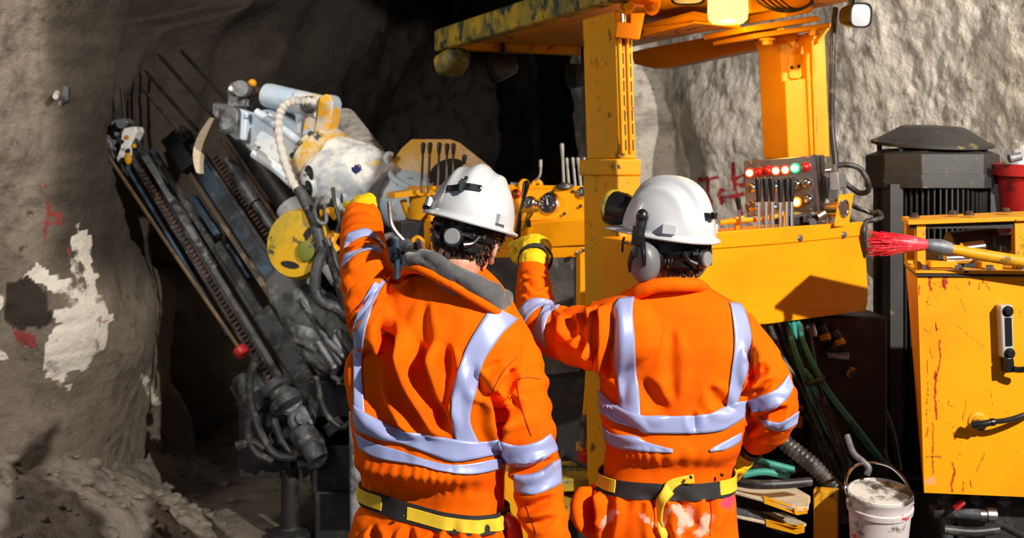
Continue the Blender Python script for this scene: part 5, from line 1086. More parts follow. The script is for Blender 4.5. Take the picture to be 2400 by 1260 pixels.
obj_each('tray_support', [lambda g: g.box(Vector((1.32, 4.6, 1.0)), (.3, .3, .7)), lambda g: g.box(Vector((.85, 4.55, 1.0)), (.12, .2, .6))], M['dark'], CH, .01)
g = G(); g.box(Vector((mc.x, mc.y, .30)), (.6, .55, .60)); obj('motor_base', g, M['dark'], CH, .01)
g = G(); g.box(Vector((.5, 4.6, .3)), (.5, .5, .66)); obj('post_foot', g, M['dark'], CH, .01)

g = G(); quad(g, [(1735, 935, 4.5), (1885, 950, 4.5), (1882, 1004, 4.5), (1740, 990, 4.5)], AX*.05); obj('yellow_bracket', g, M['yellow'], CH, .006)

# ---------------- hoses under the tray
HG = 'hydraulic hoses tied in a bundle under the tray'
BL_ = 'black hydraulic hose in the strapped bundle under the lever tray'
for i, (p, r_) in enumerate([([(1802, 762, 4.30), (1840, 850, 4.22), (1880, 905, 4.20), (1920, 1000, 4.2), (1975, 1115, 4.2)], .013), ([(1850, 755, 4.36), (1872, 830, 4.24), (1895, 890, 4.19), (1935, 980, 4.17), (1990, 1110, 4.17)], .012),
                             ([(1872, 752, 4.38), (1890, 840, 4.26), (1908, 888, 4.20), (1955, 1000, 4.15), (1985, 1090, 4.15)], .013), ([(1890, 752, 4.40), (1905, 830, 4.28), (1915, 885, 4.22), (1965, 960, 4.22), (2030, 1050, 4.3), (2085, 1090, 4.4)], .012), ([(1835, 757, 4.34), (1862, 850, 4.24), (1888, 895, 4.21), (1930, 1020, 4.24), (1980, 1130, 4.26)], .010), ([(1815, 760, 4.36), (1850, 850, 4.3), (1885, 900, 4.25), (1905, 980, 4.3), (1945, 1110, 4.3)], .012)]):
    hose(p, r_, 'rubber', BL_, 'hose', 'hydraulic_hose', HG)
GL = 'green hydraulic hose in the strapped bundle under the lever tray'
for p in ([(1845, 756, 4.33), (1862, 820, 4.22), (1888, 892, 4.175), (1915, 960, 4.2), (1960, 1040, 4.18), (1992, 1090, 4.2)], [(1868, 753, 4.35), (1890, 820, 4.23), (1922, 885, 4.175), (1950, 930, 4.15), (2010, 1005, 4.16), (2060, 1070, 4.25)], [(1858, 754, 4.34), (1878, 850, 4.23), (1902, 893, 4.17), (1945, 1000, 4.2), (1990, 1095, 4.22)]):
    hose(p, .0115, 'rubber_green', GL, 'hose', 'hydraulic_hose', HG)
g = G(); vs = []
g.ptube([(1884, 893, 4.2), (1898, 899, 4.14), (1918, 893, 4.13), (1928, 884, 4.18), (1918, 884, 4.26), (1895, 888, 4.26), (1884, 893, 4.2)], .010, 10, 6); tie = tag(obj('hose_strap', g, M['dark']), 'dark strap tied round the bundle of hoses under the tray', 'strap'); rebase(tie, at(1905, 893, 4.2))
g = G(); p = catmull([at(*q) for q in [(1800, 1000, 4.1), (1850, 1045, 4.05), (1900, 1085, 4.0), (1940, 1125, 3.98), (1965, 1160, 3.98), (1972, 1220, 3.98)]], 22); g.tube(p, [.027+(.0035 if (i//2) % 2 else 0) for i in range(len(p))], 18); rb = tag(obj('sleeved_hose', g, M['rubber'], None, 0, 60), 'thick black spiral-wrapped hose slanting below the right-hand person\'s elbow', 'hose'); rebase(rb, p[-1])
for p, r_, lb in (([(1960, 735, 4.6), (1985, 830, 4.55), (2040, 900, 4.5), (2085, 1000, 4.5), (2105, 1100, 4.5)], .018, 'dark hose arching down between the hose bundle and the tank'), ([(1990, 760, 4.6), (2030, 800, 4.5), (2048, 870, 4.5), (2040, 960, 4.5), (2070, 1080, 4.5)], .016, 'dark hose curving beside the grey strut behind the bundle'), ([(1925, 860, 4.6), (1980, 885, 4.5), (2040, 960, 4.5), (2075, 1090, 4.45)], .020, 'fat dark hose drooping behind the strapped bundle'), ([(2068, 790, 4.55), (2072, 900, 4.5), (2066, 1000, 4.5), (2080, 1100, 4.5)], .008, 'thin black hose hanging straight down beside the tank'), ([(1900, 870, 4.5), (1950, 930, 4.5), (1985, 1000, 4.5), (2010, 1100, 4.5)], .014, 'black hose lowest of the loose ones behind the bundle'), ([(1870, 960, 4.4), (1890, 975, 4.3), (1910, 990, 4.3)], .012, 'short grey hose stub poking out right of the person\'s elbow')):
    hose(p, r_, 'rubber', lb, 'hose', 'hydraulic_hose')
FT = 'hose fittings under the tray'
for (x_, y_, dx, dy, m1, lb) in ((1926, 762, 12, 40, 'yellow_worn', 'hose end with a yellow band, left of two under the tray'), (1955, 775, 18, 38, 'yellow_worn', 'hose end with a yellow band, right of two under the tray'), (1940, 830, 50, 6, 'steel', 'bare steel hose coupling lying level behind the bundle'), (1985, 865, 14, 10, 'yellow_worn', 'small brass-coloured coupling low on a dark hose'), (1900, 760, 6, 30, 'steel', 'bare steel hose end right of the green hoses under the tray')):
    t = thing('hose_coupling', at(x_, y_, 4.42), lb, 'coupling', FT); a, b = at(x_, y_, 4.42), at(x_+dx, y_+dy, 4.40); d = (b-a).normalized(); L = (b-a).length
    g = G(); g.lathe(a, d, [(.018, 0), (.020, L*.35), (.020, L*.6), (.017, L)], 16); obj('sleeve', g, M['rubber' if m1 == 'yellow_worn' else 'steel'], t); g = G(); g.lathe(a+d*L*.55, d, [(.0215, 0), (.0215, L*.32)], 16); obj('band', g, M[m1], t)
hose([(1925, 765, 4.43), (1918, 745, 4.5), (1912, 715, 4.55)], .016, 'rubber', 'black hose running up into the tray from the left banded end'); hose([(1945, 808, 4.40), (1955, 815, 4.42), (1935, 822, 4.46)], .016, 'rubber', 'black hose elbow below the left banded end')

# ---------------- access steps
ST = thing_at('access_step', 1850, 3.95, .2, 'pale boarded access steps with yellow edges left of the paint bucket', 'steps')
g = G(); g.prism([at(1700, 1128, 4.15), at(1845, 1130, 4.15), at(1898, 1160, 3.9), at(1895, 1188, 3.8), at(1868, 1190, 3.75), at(1720, 1150, 3.85)], (0, 0, -.012)); b1 = obj('tread', g, M['cream'], ST, .003)
g = G(); quad(g, [(1790, 1165, 3.80), (1868, 1192, 3.75), (1893, 1190, 3.79), (1893, 1204, 3.79), (1868, 1206, 3.75), (1790, 1180, 3.80)], (0, .03, 0)); g.prism([at(1868, 1190, 3.75), at(1900, 1162, 3.9), at(1900, 1178, 3.9), at(1868, 1205, 3.75)], (-.01, .0, 0)); obj('tread_edge', g, M['yellow_worn'], ST, .002)
g = G(); g.prism([at(1700, 1195, 4.1), at(1840, 1200, 4.1), at(1890, 1225, 3.9), at(1868, 1236, 3.8), at(1720, 1205, 3.85)], (0, 0, -.012)); obj('tread', g, M['cream'], ST, .003)
g = G(); quad(g, [(1795, 1218, 3.82), (1866, 1236, 3.78), (1886, 1232, 3.8), (1886, 1248, 3.8), (1866, 1252, 3.78), (1795, 1234, 3.82)], (0, .03, 0)); obj('tread_edge', g, M['yellow_worn'], ST, .002)
obj_each('stile', [lambda g: quad(g, [(1906, 1148, 3.92), (1962, 1152, 3.9), (1964, 1650, 3.9), (1908, 1650, 3.92)], (.02, .05, 0)), lambda g: quad(g, [(1700, 1215, 4.15), (1730, 1215, 4.15), (1730, 1620, 4.15), (1700, 1620, 4.15)], (0, .05, 0))], M['yellow_worn'], ST, .004)
hose([(1700, 1122, 3.95), (1760, 1134, 3.85), (1830, 1134, 3.84), (1900, 1128, 3.86)], .016, 'rubber', 'black hose with a pale band lying across the top access step', 'hose')
for p, m_, lb in (([(1700, 1085, 4.3), (1760, 1080, 4.25), (1800, 1085, 4.2), (1860, 1100, 4.2)], 'rubber_green', 'green hose lying above the access steps'), ([(1700, 1100, 4.3), (1780, 1095, 4.2), (1830, 1105, 4.2), (1920, 1095, 4.25)], 'rubber', 'black hose lying behind the green one above the steps'), ([(1740, 1112, 4.1), (1790, 1105, 4.1), (1850, 1115, 4.1)], 'rubber_green', 'short green hose end resting on the top step')): hose(p, .013, m_, lb)
hose([(1700, 1195, 3.9), (1780, 1212, 3.86), (1840, 1240, 3.84)], .020, 'grime', 'thick oily hose between the two access steps', 'hose')

# ---------------- white paint bucket
BK = thing_at('paint_bucket', 2064, 3.78, .45, 'white paint-smeared plastic bucket with a dirty lid below the hoses', 'bucket')
s = 3.78/F; zr = zof(1160, 3.78); bx = at(2063, 0, 3.78); ax = Vector((-.02, -.16, 1)).normalized(); c = Vector((bx.x, 3.78, zr))
M['bucket'] = mat('smeared_bucket_plastic', (.62, .56, .56), .5, var=[((.40, .34, .36), 6, .5, .66), ((.55, .05, .05), 16, .60, .66), ((.12, .10, .09), 11, .56, .68)]); M['bucket_lid'] = mat('dried_paint_lid', (.60, .58, .54), .7, var=[((.05, .045, .035), 7, .44, .56)], bmp=[(40, .3, .003)])
g = G(); g.lathe(c, ax, [(54*s, -190*s), (60*s, -188*s), (69*s, -60*s), (71*s, -34*s), (75*s, -34*s), (76*s, -22*s), (72*s, -20*s), (73*s, -4*s), (75*s, 0), (71*s, 0)], 48); obj('pail', g, M['bucket'], BK, 0, 35)
g = G(); g.lathe(c, ax, [(71*s, 0), (75*s, 3*s), (75*s, 10*s), (71*s, 12*s), (68*s, 6*s), (0, 5*s)], 48); obj('lid', g, M['bucket_lid'], BK, 0, 35)
g = G(); g.ptube([(1990, 1172, 3.77), (1982, 1135, 3.78), (1990, 1105, 3.81), (2012, 1088, 3.84), (2050, 1084, 3.88), (2090, 1096, 3.86), (2122, 1128, 3.82), (2136, 1165, 3.78)], .005, 8, 8); obj('handle', g, M['chrome'], BK)
for x_ in (1990, 2136):
    g = G(); g.ball(at(x_, 1174, 3.77), (.010, .012, .014)); obj('handle_lug', g, M['bucket'], BK)
g = G(); g.prism([at(1990, 1345, 3.68), at(2140, 1345, 3.68), at(2140, 1338, 3.93), at(1990, 1338, 3.93)], (0, 0, -.04))
bm_ = g; obj('bucket_shelf', g, M['dark'], CH, .004)
hose([(1985, 1020, 3.92), (2000, 1060, 3.88), (2022, 1080, 3.86), (2036, 1095, 3.85), (2032, 1112, 3.85)], .011, 'greysteel', 'muddy grey hose end hooked over the handle of the paint bucket', 'hose')
# ---------------- red bucket
RB = thing_at('bucket', 2420, 4.75, 1.45, 'red plastic bucket at the right edge behind the tank', 'bucket')
s = 4.7/F; c = Vector((at(2425, 0, 4.75).x, 4.75, zof(392, 4.7))); g = G(); g.lathe(c, (0, -.05, 1), [(66*s, -165*s), (70*s, -163*s), (86*s, -18*s), (97*s, -18*s), (97*s, 8*s), (92*s, 10*s), (86*s, 4*s), (66*s, -150*s)], 40); obj('pail', g, M['red'], RB, 0, 35)
g = G(); g.ptube([(2365, 372, 4.62), (2392, 366, 4.62)], .018, 14, 1); obj('spout', g, M['greysteel'], RB)
g = G(); g.ball(c+Vector((-.05, -.03, .0)), (.10, .08, .05)); obj('rag', g, M['whitegrey'], RB)
# ================================================================== operator's dashboard behind the people
CO = thing_at('operator_console', 1290, 5.05, .9, 'yellow dashboard with round dials and rows of levers behind the people', 'control console')
g = G(); quad(g, [(1000, 447, 5.3), (1208, 441, 5.15), (1374, 438, 5.0), (1374, 512, 4.92), (1222, 520, 5.05), (1010, 530, 5.2)], AX*.25); quad(g, [(1000, 437, 5.32), (1208, 433, 5.17), (1374, 436, 5.0), (1374, 443, 4.99), (1208, 443, 5.14), (1000, 449, 5.29)], AX*.3); obj('dash_panel', g, M['yellow'], CO, .008)
g = G(); quad(g, [(1010, 515, 5.19), (1222, 522, 5.02), (1374, 511, 4.90), (1374, 575, 4.90), (1225, 583, 5.03), (1010, 590, 5.2)], AX*.3); obj('fascia', g, M['yellow'], CO, .006)
g = G(); quad(g, [(1110, 586, 5.12), (1374, 578, 4.91), (1374, 602, 4.91), (1110, 610, 5.12)], AX*.03); quad(g, [(1360, 590, 4.9), (1374, 589, 4.9), (1374, 860, 4.9), (1360, 860, 4.9)], AX*.06); obj('frame', g, M['yellow'], CO, .003)
M['slate'] = mat('scuffed_grey_board', (.075, .068, .06), .8, var=[((.035, .032, .03), 6, .42, .62), ((.14, .13, .115), 22, .56, .74, (1, 1, .5))], bmp=[(60, .3, .003)])
g = G(); quad(g, [(1100, 606, 5.1), (1362, 598, 4.93), (1362, 870, 4.93), (1100, 900, 5.1)], AX*.03); obj('grey_board', g, M['slate'], CO, .002)
g = G(); quad(g, [(1100, 880, 5.08), (1372, 860, 4.95), (1372, 1180, 4.95), (1100, 1180, 5.08)], AX*.1); obj('lower_panel', g, M['dark'], CO, .004)
dn = (at(1374, 438, 5.0)-at(1208, 441, 5.15)).cross(at(1222, 520, 5.05)-at(1208, 441, 5.15)).normalized(); dn = dn if dn.y < 0 else -dn
def dash(x, y):
    k = (x-1208)/166; return at(x, y, 5.15-.15*k-.10*(y-440)/75-.004)
M['dial'] = mat('black_dial_face', (.02, .02, .02), .3, coat=.3); M['dialmark'] = mat('white_dial_marks', (.8, .78, .72), .6)
def gauge(x, y, r, nd):
    c = dash(x, y); q = (dn+Vector((-.35, 0, -.2))).normalized(); g = G(); g.lathe(c, q, [(r*1.25, -.01), (r*1.25, .006), (r*1.08, .016), (r*1.0, .018), (r*.97, .008)], 36); b = obj('gauge', g, M['chrome'], CO)
    g = G(); g.lathe(c+q*.006, q, [(r, 0), (r, .004)], 36); f = obj('dial', g, M['dial'], b)
    u = q.cross(UP).normalized(); v = u.cross(q); g = G()
    for k in range(11):
        a = R(-130+26*k); d = u*math.sin(a)+v*math.cos(a); g.tube([c+q*.0115+d*r*.66, c+q*.0115+d*r*.86], r*.035, 5)
    for k in nd: d = u*math.sin(R(k))+v*math.cos(R(k)); g.tube([c+q*.0125-d*r*.2, c+q*.0125+d*r*.55], [r*.07, r*.03], 6)
    obj('dial_marks', g, M['dialmark'], b)
gauge(1287, 477, .043, [20]); gauge(1243, 476, .027, [-20]); gauge(1367, 452, .022, [10])
for x, y in ((1296, 449), (1343, 449), (1323, 501), (1361, 483), (1219, 448)):
    g = G(); g.lathe(dash(x, y), dn, [(.008, 0), (.008, .004), (.003, .007)], 12); obj('screw', g, M['dark'], CO)
for x, y in ((1352, 592), (1367, 584)):
    g = G(); g.lathe(at(x, y, 4.89), -AX, [(.010, 0), (.010, .006), (.004, .010)], 14); obj('bolt', g, M['steel'], CO)
g = G(); g.lathe(dash(1212, 457), dn, [(.022, 0), (.022, .02), (.016, .026), (.016, .015)], 20, caps=False); obj('red_knob', g, M['red'], CO)
g = G(); quad(g, [(1196, 491, 4.98), (1262, 488, 4.90), (1262, 497, 4.90), (1196, 501, 4.98)], AX*.04); quad(g, [(1222, 540, 4.96), (1228, 540, 4.96), (1252, 498, 4.92), (1244, 498, 4.92)], AX*.04); obj('lever_bracket', g, M['yellow_worn'], CO, .003)
g = G(); g.ptube([(1218, 500, 4.93), (1216, 530, 4.93), (1212, 560, 4.95), (1208, 600, 4.98)], [.008, .011, .016, .012], 10, 4); g.ptube([(1238, 516, 4.93), (1240, 532, 4.93)], .010, 8, 1); obj('linkage', g, M['dark'], CO)
for x in (1228, 1258):
    g = G(); g.ptube([(x-8, 444, 5.14), (x-8, 432, 5.14), (x, 424, 5.14), (x+9, 430, 5.14), (x+9, 444, 5.14)], .011, 10, 4); obj('guide_loop', g, M['yellow_worn'], CO)
g = G(); g.ptube([(1196, 432, 5.2), (1220, 434, 5.2)], .012, 10, 1); obj('pipe_stub', g, M['greysteel'], CO)
# yellow cowl with a bracket at the dashboard's left
g = G(); quad(g, [(924, 452, 5.35), (965, 445, 5.3), (1030, 445, 5.25), (1034, 456, 5.22), (960, 460, 5.28), (926, 466, 5.33)], AX*.12); quad(g, [(966, 452, 5.3), (1010, 455, 5.24), (1000, 500, 5.24), (985, 517, 5.26), (968, 515, 5.3)], AX*.05); quad(g, [(942, 470, 5.34), (954, 466, 5.33), (964, 515, 5.34), (952, 500, 5.35)], AX*.04); obj('cowl', g, M['yellow_worn'], CO, .004)
M['shield'] = mat('dusty_yellow_plate', (.72, .40, .03), .6, var=[((.78, .58, .34), 3.2, .42, .62), ((.50, .26, .02), 7, .56, .7)], bmp=[(20, .15, .004)])
SH = thing_at('guard_plate', 1030, 5.7, 1.2, 'dusty yellow eight-sided guard plate standing behind the dashboard levers', 'guard')
g = G(); quad(g, [(913, 388, 5.75), (942, 348, 5.75), (966, 326, 5.74), (1056, 326, 5.7), (1078, 334, 5.69), (1152, 392, 5.66), (1166, 440, 5.66), (1000, 470, 5.7), (955, 442, 5.74), (925, 420, 5.75)], AX*.012); obj('plate', g, M['shield'], SH, .004)
g = G(); g.ptube([(922, 362, 5.72), (910, 362, 5.72), (906, 380, 5.72), (914, 405, 5.70), (930, 425, 5.68), (962, 442, 5.62), (985, 450, 5.6)], [.010, .016, .018, .018, .018, .020, .018], 12, 5); obj('edge_hose', g, M['bluegrey'], SH)
g = G(); g.lathe(at(1058, 432, 5.68), -AX, [(.13, 0), (.13, .012), (.10, .012)], 32, caps=True); obj('lever_boot', g, M['dark'], SH)
g = G(); quad(g, [(985, 440, 5.72), (1010, 440, 5.72), (1010, 640, 5.72), (985, 640, 5.72)], AX*.05); obj('stand', g, M['dark'], SH)
LD = 'levers on the dashboard'
for i, x in enumerate((992, 1008, 1030, 1048, 1063)):
    lever(x, 334 if i < 3 else 336, x-5+(2 if i > 2 else 0), 452, 5.28, 5.24, .22, .0125, .0058, mr='dark', label=('first', 'second', 'third', 'fourth', 'fifth')[i]+' from the left of five black levers in front of the yellow guard plate', group=LD)
lever(1089, 362, 1083, 452, 5.2, 5.2, .26, .012, .006, mr='steel', label='short black lever just above the left white helmet', group=LD)
lever(1235, 424, 1219, 500, 5.0, 4.95, .52, .016, .0065, mr='dark', label='black tapered lever leaning in front of the two dials', group=LD)
M['levergrey'] = mat('worn_lever_metal', (.36, .35, .33), .4, .6)
for i, (x, y, x1, Yl, rk, lb) in enumerate(((1317, 335, 1322, 5.05, .010, 'tallest grey lever, rising from a round foot on the dashboard'), (1328, 369, 1334, 5.05, .0085, 'first of the short grey levers right of the tall one'), (1342, 368, 1349, 5.04, .0085, 'second of the short grey levers right of the tall one'), (1354, 368, 1362, 5.03, .0085, 'third of the short grey levers right of the tall one'), (1369, 368, 1373, 5.02, .0085, 'grey lever half hidden by the left canopy post'))):
    lever(x, y, x1, 442, Yl, Yl, .4, rk, .0068, mk='levergrey', mr='levergrey', label=lb, group=LD)
g = G(); g.lathe(at(1325, 438, 5.05), UP, [(.045, -.004), (.042, .008), (.018, .018), (.01, .022)], 28); obj('lever_base', g, M['greysteel'], CO)
t = thing('lever', at(1262, 425, 5.12), 'slim bent grey lever between the yellow loops and the tall lever', 'lever', LD); g = G(); g.ptube([(1267, 378, 5.12), (1267, 402, 5.12), (1264, 414, 5.12), (1256, 422, 5.13)], .0058, 8, 4); obj('rod', g, M['levergrey'], t); g = G(); g.ptube([(1267, 374, 5.12), (1267, 392, 5.12)], .0085, 10, 1); obj('grip', g, M['levergrey'], t)
t = thing('lever', at(955, 575, 5.1), 'bare bent steel lever left of the left person\'s helmet', 'lever', LD); g = G(); g.ptube([(912, 472, 5.1), (914, 500, 5.1), (918, 525, 5.1), (930, 545, 5.1), (948, 565, 5.1), (954, 576, 5.1)], .0105, 10, 5); obj('rod', g, M['steel'], t); g = G(); g.lathe(at(954, 574, 5.12), (0, -1, 0), [(.03, 0), (.03, .03), (.016, .035)], 18); obj('pivot', g, M['grime'], t)
VB = thing_at('valve_bank', 960, 5.3, 1.2, 'bank of small valves and pipes left of the left person\'s head', 'valves')
g = G(); quad(g, [(900, 598, 5.3), (1000, 594, 5.25), (1000, 606, 5.25), (900, 610, 5.3)], AX*.1); quad(g, [(940, 520, 5.3), (1000, 515, 5.28), (1000, 590, 5.28), (940, 596, 5.3)], AX*.15); obj('block', g, M['dark'], VB, .006)
for x, y0, y1 in ((930, 560, 660), (948, 600, 680), (975, 600, 690), (916, 580, 690)):
    g = G(); g.ptube([(x, y0, 5.22), (x+2, y1, 5.22)], .014, 12, 1); g.ptube([(x, y0+20, 5.22), (x, y0+32, 5.22)], .022, 6, 1); obj('pipe', g, M['bluesteel'], VB)
g = G(); g.ptube([(966, 580, 5.18), (968, 562, 5.18), (980, 555, 5.18), (992, 566, 5.18), (994, 585, 5.18)], .008, 10, 5); obj('yellow_loop', g, M['yellow_worn'], VB)
g = G(); g.lathe(at(984, 575, 5.2), (-.3, -1, 0), [(.035, 0), (.035, .02), (.02, .024), (.02, .05)], 20); g.ptube([(985, 565, 5.12), (993, 600, 5.12)], .016, 12, 1); obj('fitting', g, M['chrome'], VB)
g = G(); g.ptube([(895, 560, 5.3), (915, 552, 5.3), (930, 560, 5.28), (932, 580, 5.28)], .016, 12, 5); obj('elbow_pipe', g, M['greysteel'], VB)
g = G(); quad(g, [(890, 610, 5.4), (1130, 605, 5.4), (1130, 1150, 5.4), (890, 1150, 5.4)], AX*.3); obj('stand', g, M['dark'], VB)
# grab rail and pedals between the people
GR = thing_at('grab_rail', 1380, 4.7, .9, 'yellow grab rail with a taped grip between the two people', 'rail')
g = G(); g.ptube([(1381, 860, 4.65), (1378, 920, 4.65), (1372, 985, 4.65)], .015, 12, 3); obj('rail', g, M['yellow'], GR)
g = G(); g.ptube([(1372, 970, 4.65), (1366, 1046, 4.65)], .017, 14, 1)
for k in range(9): g.ptube([(1372-k*.75, 973+k*8, 4.65), (1371.6-k*.75, 977+k*8, 4.65)], .0185, 14, 1)
obj('taped_grip', g, M['greysteel'], GR)
g = G(); quad(g, [(1362, 1040, 4.66), (1420, 1036, 4.64), (1420, 1056, 4.64), (1362, 1060, 4.66)], AX*.05); quad(g, [(1398, 880, 4.7), (1406, 880, 4.7), (1410, 1050, 4.7), (1400, 1050, 4.7)], AX*.05); obj('frame', g, M['yellow_worn'], GR, .003)
g = G(); quad(g, [(1366, 1062, 4.62), (1420, 1060, 4.6), (1420, 1090, 4.6), (1366, 1086, 4.62)], AX*.05); obj('reflector', g, M['red'], GR, .003)

# ================================================================== drill boom and feeds on the left
BO = thing_at('drill_boom', 800, 6.0, 1.0, 'pale blue and yellow hydraulic boom head carrying the drill feeds', 'drilling boom')
Yb = 6.0
g = G(); g.ptube([(1010, 500, 5.7), (960, 470, 5.8), (900, 440, 5.9), (845, 412, 6.0)], [.17, .17, .16, .15], 28, 4); obj('main_arm', g, M['bluegrey'], BO, 0, 50)
g = G(); g.ptube([(905, 450, 5.75), (870, 425, 5.80), (815, 400, 5.85), (765, 385, 5.88)], [.14, .165, .165, .15], 28, 4); g.ptube([(880, 500, 5.74), (830, 470, 5.8), (775, 455, 5.84), (745, 450, 5.86)], [.10, .115, .105, .08], 24, 4)
g.ball(at(800, 420, 5.80), (.22, .16, .16)); me_ = to_mesh(g, .014, 6); V, n = co_of(me_); set_co(me_, V+n*(.012*fbm(V*14, 3, 8))[:, None]); link('knuckle', me_, M['whitegrey'], BO, 180)
for (x, y, r_) in ((748, 403, .046), (746, 438, .046), (818, 458, .038), (797, 474, .038)):
    a = Vector((-.75, -.62, -.1)); g = G(); o = at(x+6, y, 5.74); g.lathe(o-a*.03, a, [(r_*1.1, 0), (r_*1.1, .09), (r_*.9, .10)], 24); p_ = obj('pin_boss', g, M['whitegrey'], BO); g = G(); g.lathe(o+a.normalized()*.055, a, [(r_*.92, 0), (r_*.9, .02), (r_*.4, .02)], 24); g.ball(o+a.normalized()*.075, r_*.25, None, 10, 6); obj('pin_face', g, M['dark'], p_)
# flange ring
a = (at(700, 330, 6.05)-at(780, 400, 5.9)).normalized(); g = G(); g.lathe(at(768, 388, 5.90), a, [(.13, -.02), (.175, 0), (.185, .03), (.185, .075), (.16, .085), (.16, .12), (.145, .125)], 40); fl = obj('flange', g, mat('muddy_flange', (.58, .33, .02), .6, var=[((.6, .57, .5), 4, .45, .6), ((.04, .035, .03), 12, .56, .66)], bmp=[(30, .4, .006)]), BO)
u = a.cross(UP).normalized(); v = a.cross(u); g = G()
for k in range(14):
    q = 2*math.pi*k/14; p = at(768, 388, 5.90)+(u*math.cos(q)+v*math.sin(q))*.168+a*.085; g.lathe(p, a, [(.014, 0), (.014, .022)], 6)
obj('flange_bolts', g, M['grime'], fl)
# box arm
g = G(); quad(g, [(562, 264, 6.05), (606, 262, 6.0), (724, 350, 5.9), (716, 420, 5.9), (690, 452, 5.92), (560, 330, 6.05)], (.10, .20, 0)); quad(g, [(606, 258, 5.98), (640, 252, 6.0), (742, 318, 5.9), (722, 352, 5.88)], (.05, .2, .0)); obj('box_arm', g, M['bluegrey'], BO, .014, 40, 3)
g = G(); g.ptube([(600, 262, 5.96), (660, 300, 5.92), (715, 345, 5.86)], .022, 10, 3); g.ptube([(596, 358, 5.95), (650, 395, 5.9), (690, 432, 5.9)], .030, 10, 3); obj('arm_pipe', g, M['bluegrey'], BO)
g = G(); quad(g, [(556, 252, 6.0), (580, 262, 5.98), (574, 330, 5.98), (552, 326, 6.0)], (.04, .2, 0)); obj('end_plate', g, M['bluegrey'], BO, .01)
# clevis in front
g = G(); quad(g, [(497, 240, 6.02), (545, 246, 5.98), (556, 262, 5.96), (553, 330, 5.96), (530, 312, 5.98), (496, 266, 6.02)], (.05, .12, .02)); g.lathe(at(532, 290, 5.98), (0, -1, 0), [(.06, 0), (.05, .02), (.03, .035)], 24); obj('clevis_plate', g, M['greysteel'], BO, .008)
for x, dY in ((546, 0), (572, .05)):
    g = G(); quad(g, [(x-13, 250, 5.98+dY), (x-14, 212, 5.98+dY), (x-9, 196, 5.98+dY), (x, 189, 5.98+dY), (x+9, 194, 5.98+dY), (x+13, 208, 5.98+dY), (x+12, 250, 5.98+dY)], (.03, .045, 0)); lg = obj('clevis_lug', g, M['greysteel'], BO, .006); g = G(); g.lathe(at(x, 212, 5.98+dY), (0, -1, .0), [(.026, 0), (.024, .02), (.012, .025)], 18); obj('pin', g, M['steel'], lg)
g = G(); g.lathe(at(590, 197, 6.05), (0.4, -1, .2), [(.025, 0), (.02, .03), (.008, .04)], 12); obj('grease_cap', g, M['yellow_worn'], BO)
# tilt cylinder
ca, cb = at(624, 222, 5.98), at(752, 252, 5.84); d = (cb-ca).normalized(); g = G(); g.lathe(ca, d, [(.038, -.005), (.060, .0), (.064, .015), (.064, (cb-ca).length)], 30); cy = obj('tilt_cylinder', g, M['bluegrey'], BO)
g = G(); g.tube([ca-d*.14, ca+d*.02], .030, 16); obj('piston_rod', g, M['rust'], cy); g = G(); g.lathe(ca-d*.13-Vector((0, .05, 0)), (0, -1, 0), [(.042, 0), (.042, .09)], 20); obj('rod_eye', g, M['greysteel'], cy)
# yoke
M['yokeyel'] = mat('chipped_yellow_over_blue', (.74, .38, .02), .55, var=[((.40, .50, .60), 5, .50, .58), ((.5, .46, .4), 8, .56, .66), ((.06, .05, .045), 22, .62, .7)], bmp=[(30, .2, .004)])
for x, dY, dx in ((738, 0, 0), (766, -.02, 0)):
    g = G(); quad(g, [(x-20, 238, 5.80+dY), (x-16, 226, 5.80+dY), (x-4, 219, 5.80+dY), (x+8, 224, 5.80+dY), (x+14, 240, 5.80+dY), (x+8, 285, 5.82+dY), (x-6, 330, 5.85+dY), (x-34, 318, 5.86+dY), (x-26, 280, 5.83+dY)], (.035, .10, 0)); obj('yoke_plate', g, M['yokeyel' if x > 740 or True else 'bluegrey'], BO, .010)
g = G(); quad(g, [(690, 262, 5.87), (722, 258, 5.84), (712, 318, 5.86), (694, 312, 5.88)], (.04, .12, 0)); obj('yoke_web', g, M['bluegrey'], BO, .008)
g = G(); g.lathe(at(728, 246, 5.78), (-.3, -1, 0), [(.045, 0), (.045, .03), (.03, .05), (.018, .055)], 22); obj('yoke_pin', g, M['greysteel'], BO); g = G(); quad(g, [(752, 226, 5.80), (764, 224, 5.80), (766, 256, 5.80), (756, 258, 5.80)], (0, .05, 0)); obj('yoke_spacer', g, M['dark'], BO, .004)
# rotation motor with ribbed barrel
a0, a1 = at(800, 305, 6.15), at(862, 385, 6.0); d = (a1-a0).normalized(); L = (a1-a0).length; pr = [(.02, -.10), (.075, -.10), (.085, -.06)]
for k in range(7): h = -.05+k*(L+.05)/7; pr += [(.090, h), (.116, h+.006), (.116, h+.022), (.088, h+.027)]
pr += [(.10, L), (.10, L+.05)]; g = G(); g.lathe(a0, d, pr, 32); obj('rotation_motor', g, mat('chalky_grey_motor', (.36, .335, .30), .7, var=[((.20, .185, .165), 6, .45, .62), ((.06, .055, .05), 18, .6, .7)], bmp=[(30, .3, .005)]), BO, 0, 40)
g = G(); g.lathe(at(785, 300, 6.2), Vector((-.3, -.6, .5)), [(.085, -.04), (.09, .04), (.05, .055)], 26); g.ball(at(792, 352, 5.95), (.08, .06, .06)); obj('motor_cap', g, M['whitegrey'], BO)
